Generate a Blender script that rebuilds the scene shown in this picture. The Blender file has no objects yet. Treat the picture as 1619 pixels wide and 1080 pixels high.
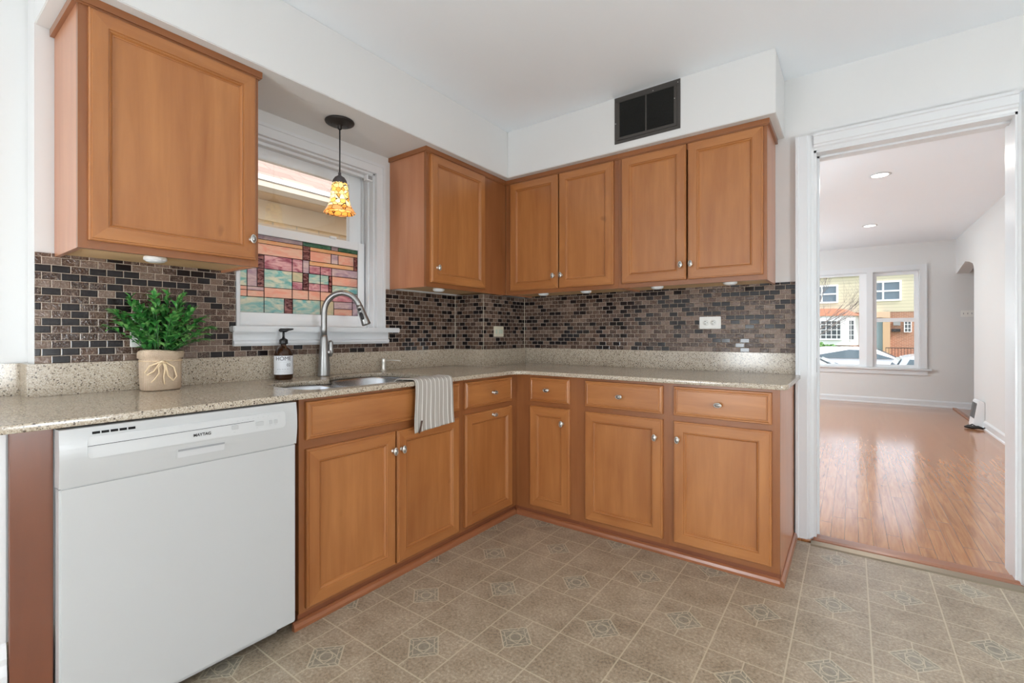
import bpy, bmesh, math, random
from mathutils import Vector, Matrix
random.seed(7)
D = bpy.data
SC = bpy.context.scene
COL = SC.collection

# ------------------------------------------------------------------ camera
cam_d = D.cameras.new('camera'); cam = D.objects.new('camera', cam_d); COL.objects.link(cam)
cam_d.sensor_fit = 'HORIZONTAL'; cam_d.sensor_width = 36.0
cam_d.lens = 36.0 * 736.24 / 1619.0
cam_d.shift_y = -(540 - 528.66) / 1619.0
cam_d.clip_start = 0.03; cam_d.clip_end = 300
cam.location = (2.3238, -2.9926, 1.1032)
cam.rotation_euler = (math.radians(90), 0, math.radians(36.064))
SC.camera = cam
# ------------------------------------------------------------------ world, sun, exposure
W = D.worlds.new('world'); SC.world = W; W.use_nodes = True
wn = W.node_tree.nodes; wl = W.node_tree.links
bg = wn['Background']
sky = wn.new('ShaderNodeTexSky'); sky.sky_type = 'NISHITA'
sky.sun_disc = False; sky.sun_elevation = math.radians(48); sky.sun_rotation = math.radians(130)
sky.air_density = 1.0; sky.dust_density = 2.5; sky.ozone_density = 1.0
mixw = wn.new('ShaderNodeMix'); mixw.data_type = 'RGBA'; mixw.inputs[0].default_value = 0.65
mixw.inputs[7].default_value = (6.0, 6.3, 6.7, 1)
wl.new(sky.outputs[0], mixw.inputs[6]); wl.new(mixw.outputs[2], bg.inputs[0])
bg.inputs[1].default_value = 0.27
sun_d = D.lights.new('sun', 'SUN'); sun = D.objects.new('sun', sun_d); COL.objects.link(sun)
sun_d.energy = 4.6; sun_d.angle = math.radians(3); sun_d.color = (1, .96, .9)
sun.rotation_euler = Vector((.88, -.20, .79)).to_track_quat('Z', 'Y').to_euler()
SC.view_settings.view_transform = 'Standard'; SC.view_settings.look = 'None'
SC.view_settings.gamma = 1; SC.view_settings.use_curve_mapping = False
SC.view_settings.exposure = 0.23
SC.cycles.use_denoising = True
SC.cycles.max_bounces = 10; SC.cycles.diffuse_bounces = 6; SC.cycles.transparent_max_bounces = 12
SC.cycles.sample_clamp_indirect = 6.0
SC.cycles.caustics_reflective = False; SC.cycles.caustics_refractive = False

KITCHEN_FILL_W = 74.0
LIVING_FILL_W = 58.0
FILL_TINT = (.89, .955, 1)
LIVING_LAMP_W = 6.0
def area_lamp(name, loc, size, watts, parent=None, color=(1, .97, .93), rot=(0, 0, 0), spread=180):
    l = D.lights.new(name, 'AREA'); l.shape = 'DISK'; l.size = size; l.energy = watts; l.color = color
    l.spread = math.radians(spread)
    o = D.objects.new(name, l); COL.objects.link(o); o.rotation_euler = rot
    if parent:
        o.parent = parent; o.location = Vector(loc) - parent.location
    else: o.location = loc
    return o

# ------------------------------------------------------------------ helpers
def lin(c):
    return tuple(((v / 255) / 12.92 if v / 255 <= .04045 else ((v / 255 + .055) / 1.055) ** 2.4) for v in c)
class NT:
    def __init__(s, name):
        s.m = D.materials.new(name); s.m.use_nodes = True; s.t = s.m.node_tree
        s.b = s.t.nodes['Principled BSDF']; s.out = s.t.nodes['Material Output']
    def n(s, kind, **kw):
        nd = s.t.nodes.new('ShaderNode' + kind)
        for k, v in kw.items(): setattr(nd, k, v)
        return nd
    def put(s, sock, v):
        if v is None: return
        if hasattr(v, 'is_output') or isinstance(v, bpy.types.NodeSocket): s.t.links.new(v, sock)
        elif isinstance(v, (tuple, list)) and len(v) == 3 and sock.type == 'RGBA': sock.default_value = (*v, 1)
        else: sock.default_value = v
    def M(s, op, a, b=None, c=None, clamp=False):
        nd = s.n('Math', operation=op, use_clamp=clamp)
        s.put(nd.inputs[0], a); s.put(nd.inputs[1], b); s.put(nd.inputs[2], c)
        return nd.outputs[0]
    def pos(s):
        return s.n('NewGeometry').outputs['Position']
    def obj(s):
        return s.n('TexCoord').outputs['Object']
    def sep(s, v):
        nd = s.n('SeparateXYZ'); s.put(nd.inputs[0], v); return nd.outputs
    def comb(s, x, y, z):
        nd = s.n('CombineXYZ'); s.put(nd.inputs[0], x); s.put(nd.inputs[1], y); s.put(nd.inputs[2], z); return nd.outputs[0]
    def mapping(s, v, scale=(1, 1, 1), loc=(0, 0, 0), rot=(0, 0, 0)):
        nd = s.n('Mapping'); s.put(nd.inputs[0], v); nd.inputs['Scale'].default_value = scale
        nd.inputs['Rotation'].default_value = rot
        if isinstance(loc, tuple): nd.inputs['Location'].default_value = loc
        else: s.put(nd.inputs['Location'], loc)
        return nd.outputs[0]
    def noise(s, v, scale=5, detail=3, rough=.5, dist=0):
        nd = s.n('TexNoise'); s.put(nd.inputs['Vector'], v); nd.inputs['Scale'].default_value = scale
        nd.inputs['Detail'].default_value = detail; nd.inputs['Roughness'].default_value = rough
        nd.inputs['Distortion'].default_value = dist
        return nd.outputs[0]
    def ramp(s, f, stops, interp='LINEAR'):
        nd = s.n('ValToRGB'); s.put(nd.inputs[0], f); r = nd.color_ramp; r.interpolation = interp
        while len(r.elements) > 1: r.elements.remove(r.elements[-1])
        r.elements[0].position = stops[0][0]; r.elements[0].color = (*stops[0][1], 1)
        for p, c in stops[1:]:
            e = r.elements.new(p); e.color = (*c, 1)
        return nd.outputs[0]
    def mix(s, f, a, b, mode='MIX'):
        nd = s.n('Mix', data_type='RGBA', blend_type=mode); s.put(nd.inputs[0], f); s.put(nd.inputs[6], a); s.put(nd.inputs[7], b)
        return nd.outputs[2]
    def bump(s, h, strength=.2, dist=.01):
        nd = s.n('Bump'); s.put(nd.inputs['Height'], h); nd.inputs['Strength'].default_value = strength
        nd.inputs['Distance'].default_value = dist; s.put(s.b.inputs['Normal'], nd.outputs[0])
    def set(s, color=None, rough=None, metal=None, spec=None, coat=None, coat_rough=None):
        I = s.b.inputs
        if color is not None: s.put(I['Base Color'], color)
        if rough is not None: s.put(I['Roughness'], rough)
        if metal is not None: I['Metallic'].default_value = metal
        if spec is not None: I['Specular IOR Level'].default_value = spec
        if coat is not None: I['Coat Weight'].default_value = coat
        if coat_rough is not None: I['Coat Roughness'].default_value = coat_rough
        return s.m
def plain(name, rgb, rough=.5, metal=0, spec=.5, noise=0.0, scale=40, **kw):
    n = NT(name); c = lin(rgb)
    if noise:
        f = n.noise(n.pos(), scale, 3)
        c = n.mix(f, tuple(x * (1 - noise) for x in c), tuple(min(1, x * (1 + noise)) for x in c))
    return n.set(c, rough, metal, spec, **kw)

# ------------------------------------------------------------------ materials
MAT = {}
def paint(name, rgb, rough=.55):
    n = NT(name); f = n.noise(n.pos(), 90, 2)
    n.bump(f, .06, .002)
    g = n.noise(n.pos(), 1.3, 2)
    c = lin(rgb)
    return n.set(n.mix(g, tuple(x * .97 for x in c), c), rough, spec=.35)
MAT['wall'] = paint('wall_paint', (221, 221, 220), .5)
MAT['ceiling'] = paint('ceiling_paint', (238, 243, 248), .7)
MAT['trim'] = paint('trim_paint', (222, 224, 226), .3)
MAT['vinyl_white'] = plain('white_vinyl', (236, 238, 240), .35)
MAT['outer'] = plain('outer_stucco', (200, 195, 185), .9)

def wood(name, a, b, horiz=False, rough=.3):
    n = NT(name); co = n.obj()
    oi = n.n('ObjectInfo').outputs['Random']
    off = n.comb(n.M('MULTIPLY', oi, 7.0), n.M('MULTIPLY', oi, 13.0), n.M('MULTIPLY', oi, 5.0))
    sc = (3, 3, 34) if horiz else (26, 26, 2.2)
    v = n.mapping(co, sc, off)
    v2 = n.mapping(co, (1.5, 1.5, 9) if horiz else (7, 7, 1.4), off)
    g = n.noise(v, 1.0, 5, .6, .4)
    bl = n.noise(v2, 1.0, 3, .5, .8)
    f = n.M('ADD', n.M('MULTIPLY', g, .45), n.M('MULTIPLY', bl, .55))
    c = n.ramp(f, [(.30, lin(a)), (.5, tuple((x + y) / 2 for x, y in zip(lin(a), lin(b)))), (.68, lin(b))])
    kn = n.noise(n.mapping(co, (9, 9, 7), off), 1.0, 2, .5)
    kf = n.ramp(kn, [(.74, (0, 0, 0)), (.80, (.5, .5, .5))])
    c = n.mix(kf, c, tuple(x * .55 for x in lin(a)))
    n.bump(g, .04, .001)
    return n.set(c, rough, spec=.5, coat=.25, coat_rough=.22)
MAT['wood'] = wood('maple_upright_grain', (151, 92, 48), (181, 121, 69))
MAT['woodh'] = wood('maple_level_grain', (151, 92, 48), (181, 121, 69), True)
MAT['frame'] = wood('maple_frame', (130, 78, 42), (154, 98, 58))
MAT['frameh'] = wood('maple_frame_level', (130, 78, 42), (154, 98, 58), True)
MAT['side'] = wood('maple_side_lit', (172, 112, 78), (194, 136, 100))  # sides paler and pinker: window light put into the colour
MAT['raw'] = wood('raw_birch_underside', (214, 176, 124), (230, 194, 146), True, .6)
MAT['toe'] = wood('toe_board_shade', (112, 62, 38), (134, 78, 50), True, .4)  # darker than the frames: recess shadow put into the board colour
MAT['endpanel'] = wood('brown_end_panel', (104, 56, 32), (122, 68, 40))
MAT['shoe'] = wood('shoe_molding', (132, 78, 48), (158, 100, 66), True)

# vinyl kitchen floor
def vinyl_floor():
    n = NT('vinyl_tile_floor'); P = n.pos(); X, Y, Z = n.sep(P)[:3]
    S = .2325
    u = n.M('DIVIDE', n.M('SUBTRACT', X, .987), S); v = n.M('DIVIDE', n.M('ADD', Y, 1.730), S)
    iu = n.M('FLOOR', u); iv = n.M('FLOOR', v)
    p = n.M('SUBTRACT', n.M('SUBTRACT', u, iu), .5); q = n.M('SUBTRACT', n.M('SUBTRACT', v, iv), .5)
    ap = n.M('ABSOLUTE', p); aq = n.M('ABSOLUTE', q)
    par = n.M('ABSOLUTE', n.M('MODULO', n.M('ADD', iu, iv), 2.0))
    med = n.M('GREATER_THAN', par, .5)
    grout = n.M('GREATER_THAN', n.M('MAXIMUM', ap, aq), .5 - .011)
    L1 = n.M('ADD', ap, aq)
    def line(val, at, w): return n.M('LESS_THAN', n.M('ABSOLUTE', n.M('SUBTRACT', val, at)), w)
    inside = n.M('LESS_THAN', L1, .31)
    d1 = line(L1, .305, .014); d2 = line(L1, .225, .009)
    spoke = n.M('MULTIPLY', n.M('LESS_THAN', n.M('MINIMUM', ap, aq), .009), n.M('GREATER_THAN', n.M('MAXIMUM', ap, aq), .30))
    rr = n.M('SQRT', n.M('ADD', n.M('MULTIPLY', p, p), n.M('MULTIPLY', q, q)))
    circ = line(rr, .09, .008)
    ticks = n.M('MULTIPLY', n.M('MULTIPLY', n.M('GREATER_THAN', L1, .225), inside),
                n.M('MAXIMUM', n.M('MAXIMUM', line(ap, .075, .007), line(aq, .075, .007)), n.M('LESS_THAN', n.M('MINIMUM', ap, aq), .007)))
    sq = n.M('MULTIPLY', n.M('LESS_THAN', L1, .225), line(n.M('MAXIMUM', ap, aq), .105, .007))
    pat = n.M('MAXIMUM', n.M('MAXIMUM', d1, d2), n.M('MAXIMUM', spoke, circ))
    pat = n.M('MAXIMUM', pat, n.M('MAXIMUM', ticks, sq))
    pat = n.M('MULTIPLY', pat, med)
    lines = n.M('MAXIMUM', pat, grout)
    n1 = n.noise(P, 95, 6, .75); n2 = n.noise(P, 7, 4, .6); n3 = n.noise(n.mapping(P, (1, 1, 1), (3, 7, 1)), 160, 4, .8)
    base = n.ramp(n.M('ADD', n.M('MULTIPLY', n1, .7), n.M('MULTIPLY', n2, .3)),
                  [(.36, lin((104, 88, 70))), (.46, lin((148, 130, 108))), (.54, lin((168, 151, 129))), (.64, lin((198, 182, 160)))])
    g = n.ramp(n3, [(.42, (0, 0, 0)), (.62, (1, 1, 1))])
    base = n.mix(n.M('MULTIPLY', g, .35), base, lin((140, 140, 130)))
    base = n.mix(n.M('MULTIPLY', n.M('MULTIPLY', inside, med), .45), base, lin((118, 122, 114)))
    col = n.mix(n.M('MULTIPLY', lines, .8), base, lin((194, 182, 158)))
    h = n.M('SUBTRACT', n.M('MULTIPLY', n1, .35), n.M('MULTIPLY', lines, .6))
    n.bump(h, .35, .002)
    return n.set(col, n.M('ADD', n.M('MULTIPLY', n1, .12), .30), spec=.5)
MAT['floor'] = vinyl_floor()

def strip_floor():
    n = NT('oak_strip_floor'); P = n.pos(); X, Y, Z = n.sep(P)[:3]
    wdt = .062
    ix = n.M('FLOOR', n.M('DIVIDE', X, wdt))
    wn_ = n.n('TexWhiteNoise', noise_dimensions='1D'); n.put(wn_.inputs['W'], ix)
    yo = n.M('ADD', n.M('DIVIDE', Y, 1.05), n.M('MULTIPLY', wn_.outputs[0], 5.0)); iy = n.M('FLOOR', yo)
    wn2 = n.n('TexWhiteNoise', noise_dimensions='2D'); n.put(wn2.inputs['Vector'], n.comb(ix, iy, 0.0))
    fx = n.M('SUBTRACT', n.M('DIVIDE', X, wdt), ix); fy = n.M('SUBTRACT', yo, iy)
    seam = n.M('MAXIMUM', n.M('LESS_THAN', fx, .028), n.M('LESS_THAN', fy, .003))
    off = n.comb(n.M('MULTIPLY', wn2.outputs[0], 9.0), n.M('MULTIPLY', ix, 1.7), 0.0)
    g = n.noise(n.mapping(P, (38, 2.4, 1), off), 1.0, 5, .6, 1.0)
    c = n.ramp(g, [(.3, lin((146, 92, 54))), (.5, lin((178, 120, 74))), (.7, lin((198, 140, 92)))])
    c = n.mix(n.M('MULTIPLY', wn2.outputs[0], .38), c, lin((158, 100, 62)))
    c = n.mix(n.M('MULTIPLY', seam, .75), c, lin((70, 44, 30)))
    big = n.noise(n.mapping(P, (7, 1.6, 1)), 1.0, 3, .5, .6)
    n.bump(n.M('ADD', n.M('MULTIPLY', big, .9), n.M('MULTIPLY', n.M('SUBTRACT', 1.0, seam), .25)), .17, .005)
    return n.set(c, .16, spec=.5, coat=.35, coat_rough=.10)
MAT['oak'] = strip_floor()

def mosaic():
    n = NT('glass_mosaic'); P = n.pos(); X, Y, Z = n.sep(P)[:3]
    w, h = .0511, .0272
    s_ = n.M('DIVIDE', n.M('ADD', X, Y), w); r = n.M('DIVIDE', n.M('SUBTRACT', Z, .9985), h)
    ir = n.M('FLOOR', r)
    s2 = n.M('ADD', s_, n.M('MULTIPLY', n.M('ABSOLUTE', n.M('MODULO', ir, 2.0)), .5))
    is_ = n.M('FLOOR', s2)
    fu = n.M('SUBTRACT', s2, is_); fv = n.M('SUBTRACT', r, ir)
    eu = n.M('MULTIPLY', n.M('SUBTRACT', .5, n.M('ABSOLUTE', n.M('SUBTRACT', fu, .5))), w)
    ev = n.M('MULTIPLY', n.M('SUBTRACT', .5, n.M('ABSOLUTE', n.M('SUBTRACT', fv, .5))), h)
    e = n.M('MINIMUM', eu, ev)
    grout = n.M('LESS_THAN', e, .0011)
    wn_ = n.n('TexWhiteNoise', noise_dimensions='2D'); n.put(wn_.inputs['Vector'], n.comb(is_, ir, 0.0))
    k = wn_.outputs[0]
    base = n.ramp(k, [(0, lin((30, 24, 25))), (.30, lin((58, 40, 32))), (.50, lin((84, 62, 50))), (.64, lin((114, 94, 82))), (.84, lin((72, 52, 42)))], 'CONSTANT')
    foil = n.M('GREATER_THAN', k, .30)
    off = n.comb(n.M('MULTIPLY', k, 31.0), n.M('MULTIPLY', k, 17.0), 0.0)
    vein = n.noise(n.mapping(P, (1, 1, 1), off), 62, 2, .5, 1.6)
    vl = n.M('LESS_THAN', n.M('ABSOLUTE', n.M('SUBTRACT', vein, .5)), .022)
    base = n.mix(n.M('MULTIPLY', n.M('MULTIPLY', vl, foil), .5), base, lin((170, 150, 134)))
    col = n.mix(grout, base, lin((196, 180, 166)))
    hh = n.M('ADD', n.M('MULTIPLY', n.M('MULTIPLY', vein, foil), .5), n.M('MULTIPLY', n.M('MINIMUM', n.M('DIVIDE', e, .003), 1.0), .5))
    n.bump(hh, .75, .006)
    return n.set(col, n.M('ADD', n.M('MULTIPLY', grout, .5), .14), spec=.38)
MAT['mosaic'] = mosaic()

def quartz(name, a=(190, 177, 158), b=(168, 153, 134)):
    n = NT(name); P = n.pos()
    v = n.n('TexVoronoi'); n.put(v.inputs['Vector'], P); v.inputs['Scale'].default_value = 340
    sep = n.n('SeparateColor'); n.put(sep.inputs[0], v.outputs['Color'])
    c = n.ramp(sep.outputs[0], [(0, lin((84, 72, 60))), (.04, lin((136, 122, 104))), (.12, lin(b)), (.45, lin(a)), (.88, lin((204, 196, 182)))], 'CONSTANT')
    v2 = n.n('TexVoronoi'); n.put(v2.inputs['Vector'], P); v2.inputs['Scale'].default_value = 110
    s2 = n.n('SeparateColor'); n.put(s2.inputs[0], v2.outputs['Color'])
    dk = n.M('MULTIPLY', n.M('GREATER_THAN', s2.outputs[1], .76), n.M('LESS_THAN', v2.outputs['Distance'], .30))
    c = n.mix(dk, c, lin((70, 58, 50)))
    f = n.noise(P, 500, 2)
    c = n.mix(n.M('MULTIPLY', f, .25), c, lin((178, 166, 150)))
    return n.set(c, .16, spec=.45)
MAT['quartz'] = quartz('speckled_quartz')

MAT['nickel'] = plain('satin_nickel', (224, 221, 214), .36, .85)
MAT['pewter'] = plain('knob_center', (168, 166, 162), .3, .9)
def brushed():
    n = NT('brushed_steel'); f = n.noise(n.mapping(n.pos(), (300, 300, 6)), 1, 2)
    return n.set(n.mix(f, lin((148, 147, 145)), lin((176, 175, 173))), .4, 1.0)
MAT['steel'] = brushed()
MAT['sink'] = plain('sink_steel', (200, 202, 206), .24, 1.0)
MAT['black'] = plain('black_plastic', (22, 22, 24), .35)
MAT['bronze'] = plain('dark_bronze', (52, 48, 46), .45, .6)
MAT['appl'] = plain('appliance_white', (190, 191, 191), .22, coat=.3)
MAT['appl2'] = plain('appliance_panel_white', (199, 200, 200), .3)
MAT['grey'] = plain('grey_plastic', (150, 152, 154), .4)
MAT['dark'] = plain('dark_gap', (26, 20, 18), .8)
MAT['ink'] = plain('black_ink', (24, 24, 26), .6)
MAT['lens'] = plain('frosted_lens', (230, 232, 234), .35)
MAT['plate'] = plain('outlet_plate', (232, 232, 228), .35)
MAT['almond'] = plain('almond_plate', (216, 208, 188), .4)
MAT['iron'] = plain('bronze_grille_paint', (74, 70, 67), .45, .3)
MAT['void'] = plain('duct_black', (8, 8, 8), .9)

def glass_clear(name='window_glass', tint=(1, 1, 1), refl=.07):
    n = NT(name); t = n.t
    tr = n.n('BsdfTransparent'); tr.inputs[0].default_value = (*tint, 1)
    gl = n.n('BsdfGlossy'); gl.inputs['Roughness'].default_value = .02
    fr = n.n('Fresnel'); fr.inputs[0].default_value = 1.45
    mx = n.n('MixShader'); n.put(mx.inputs[0], n.M('MINIMUM', fr.outputs[0], .5)); n.put(mx.inputs[1], tr.outputs[0]); n.put(mx.inputs[2], gl.outputs[0])
    t.links.new(mx.outputs[0], n.out.inputs[0]); return n.m
MAT['glass'] = glass_clear()
def amber_glass():
    n = NT('amber_bottle_glass')
    n.b.inputs['Transmission Weight'].default_value = .55
    return n.set(lin((70, 38, 16)), .05, spec=.6)
MAT['amber'] = amber_glass()
def stain(name, a, b, scale=14):
    n = NT(name); f = n.noise(n.mapping(n.pos(), (1, 1, 3)), scale, 4, .6, 1.2)
    c = n.ramp(f, [(.35, lin(a)), (.62, lin(b))])
    tl = n.n('BsdfTranslucent'); n.put(tl.inputs[0], c)
    df = n.n('BsdfDiffuse'); n.put(df.inputs[0], c)
    gl = n.n('BsdfGlossy'); gl.inputs['Roughness'].default_value = .15
    tp = n.n('BsdfTransparent'); n.put(tp.inputs[0], c)
    m1 = n.n('MixShader'); m1.inputs[0].default_value = .18; n.put(m1.inputs[1], tl.outputs[0]); n.put(m1.inputs[2], df.outputs[0])
    m3 = n.n('MixShader'); m3.inputs[0].default_value = .38; n.put(m3.inputs[1], m1.outputs[0]); n.put(m3.inputs[2], tp.outputs[0])
    m2 = n.n('MixShader'); m2.inputs[0].default_value = .05; n.put(m2.inputs[1], m3.outputs[0]); n.put(m2.inputs[2], gl.outputs[0])
    n.t.links.new(m2.outputs[0], n.out.inputs[0]); return n.m
SG = dict(T=stain('teal_glass', (168, 226, 234), (252, 252, 244)), P=stain('peach_glass', (255, 212, 202), (255, 236, 228)),
          M=stain('mauve_glass', (206, 148, 170), (254, 228, 236)), R=stain('oxblood_glass', (110, 48, 56), (220, 176, 176), 20),
          G=stain('green_glass', (90, 156, 136), (160, 208, 190)), O=stain('apricot_glass', (255, 214, 182), (255, 236, 212)),
          L=stain('lilac_glass', (212, 196, 216), (248, 238, 242)), Y=stain('pale_glass', (224, 230, 212), (250, 240, 224)))

# ------------------------------------------------------------------ mesh builder
class MB:
    def __init__(s): s.v = []; s.f = []; s.mi = []; s.sm = []
    def add(s, vs, fs, mi=0, smooth=False):
        o = len(s.v); s.v += [tuple(p) for p in vs]
        for f in fs: s.f.append([i + o for i in f]); s.mi.append(mi); s.sm.append(smooth)
        return s
    def box(s, x0, x1, y0, y1, z0, z1, mi=0):
        x0, x1 = sorted((x0, x1)); y0, y1 = sorted((y0, y1)); z0, z1 = sorted((z0, z1))
        vs = [(x0, y0, z0), (x1, y0, z0), (x1, y1, z0), (x0, y1, z0), (x0, y0, z1), (x1, y0, z1), (x1, y1, z1), (x0, y1, z1)]
        return s.add(vs, [(0, 3, 2, 1), (4, 5, 6, 7), (0, 1, 5, 4), (1, 2, 6, 5), (2, 3, 7, 6), (3, 0, 4, 7)], mi)
    def rings(s, rings, mi=0, smooth=True, cap0=True, cap1=True):
        n = len(rings[0]); vs = [p for r in rings for p in r]; fs = []
        for a in range(len(rings) - 1):
            for i in range(n):
                j = (i + 1) % n
                fs.append((a * n + i, a * n + j, (a + 1) * n + j, (a + 1) * n + i))
        if cap0: fs.append(tuple(reversed(range(n))))
        if cap1: fs.append(tuple(range((len(rings) - 1) * n, len(rings) * n)))
        return s.add(vs, fs, mi, smooth)
    def lathe(s, c, prof, seg=28, mi=0, axis='Z', ex=1, ey=1, cap=True):
        R = []
        for r, h in prof:
            ring = []
            for k in range(seg):
                a = 2 * math.pi * k / seg; u, w = r * math.cos(a) * ex, r * math.sin(a) * ey
                ring.append({'Z': (c[0] + u, c[1] + w, c[2] + h), 'X': (c[0] + h, c[1] + u, c[2] + w), 'Y': (c[0] + u, c[1] - h, c[2] + w)}[axis])
            R.append(ring)
        return s.rings(R, mi, True, cap, cap)
    def tube(s, pts, r, seg=10, mi=0, closed=False):
        pts = [Vector(p) for p in pts]; n = len(pts); R = []
        up = Vector((0, 0, 1)); prev = None
        for i, p in enumerate(pts):
            t = (pts[min(i + 1, n - 1)] - pts[max(i - 1, 0)]).normalized()
            if prev is None:
                a = t.cross(up)
                if a.length < 1e-3: a = t.cross(Vector((1, 0, 0)))
                a.normalize()
            else:
                a = (prev - t * prev.dot(t))
                a = a.normalized() if a.length > 1e-6 else t.orthogonal().normalized()
            prev = a; b = t.cross(a)
            rr = r[i] if isinstance(r, (list, tuple)) else r
            R.append([p + (a * math.cos(2 * math.pi * k / seg) + b * math.sin(2 * math.pi * k / seg)) * rr for k in range(seg)])
        return s.rings(R, mi)
    def prism(s, poly, axis, a, b, mi=0):
        """poly: 2-D outline; extruded along axis from a to b. X: poly=(y,z); Y: poly=(x,z); Z: poly=(x,y)"""
        f = {'X': lambda p, t: (t, p[0], p[1]), 'Y': lambda p, t: (p[0], t, p[1]), 'Z': lambda p, t: (p[0], p[1], t)}[axis]
        return s.rings([[f(p, a) for p in poly], [f(p, b) for p in poly]], mi, False)
    def mesh(s, name, mats, origin=(0, 0, 0), bevel=0, autosmooth=True):
        me = D.meshes.new(name)
        o = Vector(origin)
        me.from_pydata([tuple(Vector(p) - o) for p in s.v], [], s.f)
        for m in (mats if isinstance(mats, (list, tuple)) else [mats]): me.materials.append(MAT[m] if isinstance(m, str) else m)
        for p, mi, sm in zip(me.polygons, s.mi, s.sm): p.material_index = mi; p.use_smooth = sm
        bm = bmesh.new(); bm.from_mesh(me); bmesh.ops.recalc_face_normals(bm, faces=bm.faces)
        if bevel:
            es = [e for e in bm.edges if len(e.link_faces) == 2 and e.calc_face_angle(0) > .6]
            bmesh.ops.bevel(bm, geom=es, offset=bevel, segments=2, affect='EDGES', clamp_overlap=True)
        bm.to_mesh(me); bm.free()
        return me

def wloc(o): return Vector(o.location) + (wloc(o.parent) if o.parent else Vector())
def tag(o, label, cat, group=None):
    o['label'] = label; o['category'] = cat
    if group: o['group'] = group
    return o
def thing(name, label, cat, loc=(0, 0, 0), group=None):
    o = D.objects.new(name, None); COL.objects.link(o); o.location = loc; o.empty_display_size = .05
    return tag(o, label, cat, group)
def part(name, mb, mats, parent, at=None, bevel=0, label=None):
    org = wloc(parent) if at is None else Vector(at)
    o = D.objects.new(name, mb.mesh(name, mats, org, bevel)); COL.objects.link(o)
    o.parent = parent; o.location = org - wloc(parent)
    if label: o['label'] = label
    return o
def single(name, mb, mats, label, cat, loc, group=None, bevel=0):
    o = D.objects.new(name, mb.mesh(name, mats, loc, bevel)); COL.objects.link(o); o.location = loc
    return tag(o, label, cat, group)
def struct(name, mb, mats, parent=None, bevel=0, loc=(0, 0, 0)):
    if parent: return part(name, mb, mats, parent, bevel=bevel)
    o = D.objects.new(name, mb.mesh(name, mats, loc, bevel)); COL.objects.link(o); o.location = loc
    o['kind'] = 'structure'; return o

# ================================================================== ROOM SHELL
CZ = 2.5147; SZ = 2.1957; ZC = .8837; ZU = 1.382
YE = -2.6576          # end of the tiled window wall
KX1, KY0 = 4.4, -5.2  # kitchen right wall and rear wall
WY0, WY1, WZ0, WZ1 = -1.985, -1.208, 1.140, 2.07  # kitchen window opening
DX0, DX1, DZ = 2.162, 2.922, 2.087                # doorway
LY1, LX1, LX0 = 6.45, 3.58, 0.0

m = MB(); m.box(-.37, KX1, KY0, -.075, -.06, 0); struct('floor', m, 'floor')
m = MB(); m.box(LX0 - .2, 5.4, -.055, LY1 + .01, -.06, .004); struct('floor.001', m, 'oak')
m = MB(); m.box(-.25, KX1 + .15, YE, .14, CZ, CZ + .1); m.box(-.37, KX1 + .15, KY0 - .15, YE, CZ, CZ + .1); struct('ceiling', m, 'ceiling')
m = MB(); m.box(LX0 - .25, 5.5, .14, LY1 + .3, CZ, CZ + .12); struct('ceiling.001', m, 'ceiling')
# window wall (left) with opening, plus the stepped back piece nearer the camera
m = MB()
m.box(-.25, 0, YE, WY0, -.06, CZ); m.box(-.25, 0, WY1, .14, -.06, CZ)
m.box(-.25, 0, WY0, WY1, -.06, WZ0); m.box(-.25, 0, WY0, WY1, WZ1, CZ)
m.box(-.37, -.12, KY0 - .15, YE, -.06, CZ); m.box(-.37, -.25, YE, YE + .02, -.06, CZ)
struct('wall_left', m, 'wall')
m = MB(); m.box(0, DX0, 0, .14, -.06, CZ); m.box(DX1, KX1 + .15, 0, .14, -.06, CZ); m.box(DX0, DX1, 0, .14, DZ, CZ)
struct('wall_back', m, 'wall')
m = MB(); m.box(KX1, KX1 + .15, KY0, 0, -.06, CZ); struct('wall_right', m, 'wall')
# rear wall with a window looking on the yard, widened to let in more daylight (behind the camera)
RX0, RX1, RZ0, RZ1 = .1, 3.7, .12, 2.2
m = MB(); m.box(-.37, RX0, KY0 - .15, KY0, -.06, CZ); m.box(RX1, KX1 + .15, KY0 - .15, KY0, -.06, CZ)
m.box(RX0, RX1, KY0 - .15, KY0, -.06, RZ0); m.box(RX0, RX1, KY0 - .15, KY0, RZ1, CZ); struct('wall_rear', m, 'wall')
m = MB()
for a, b in ((RX0, RX0 + .06), (RX1 - .06, RX1), (1.26, 1.34), (2.46, 2.54)): m.box(a, b, KY0 - .09, KY0 - .03, RZ0, RZ1)
m.box(RX0, RX1, KY0 - .09, KY0 - .03, RZ0, RZ0 + .06); m.box(RX0, RX1, KY0 - .09, KY0 - .03, RZ1 - .06, RZ1)
struct('window_3', m, 'trim')
m = MB(); m.box(-.6, 4.6, KY0 - 1.1, KY0 - .15, 2.30, 2.42); struct('rear_sun_block', m, 'ceiling')  # unseen slab added to keep direct sun from reaching far into the kitchen
# soffit
m = MB(); m.box(0, .3838, YE, 0, SZ, CZ); m.box(.3838, 2.024, -.3792, 0, SZ, CZ); struct('ceiling_soffit', m, 'wall', bevel=.003)
# pipe chase in the corner
m = MB(); m.box(0, .262, -.5014, 0, .0, 1.381); struct('wall_chase', m, 'wall')
# knee wall under the counter end
m = MB(); m.box(.0, .622, -2.858, -2.797, 0, .861); struct('wall_knee', m, 'trim')
m = MB(); m.prism([(.622, 0), (.640, 0), (.640, .26), (.634, .285), (.634, .30), (.627, .33), (.622, .335)], 'Y', -2.858, -2.797); struct('baseboard_knee', m, 'trim')

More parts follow.
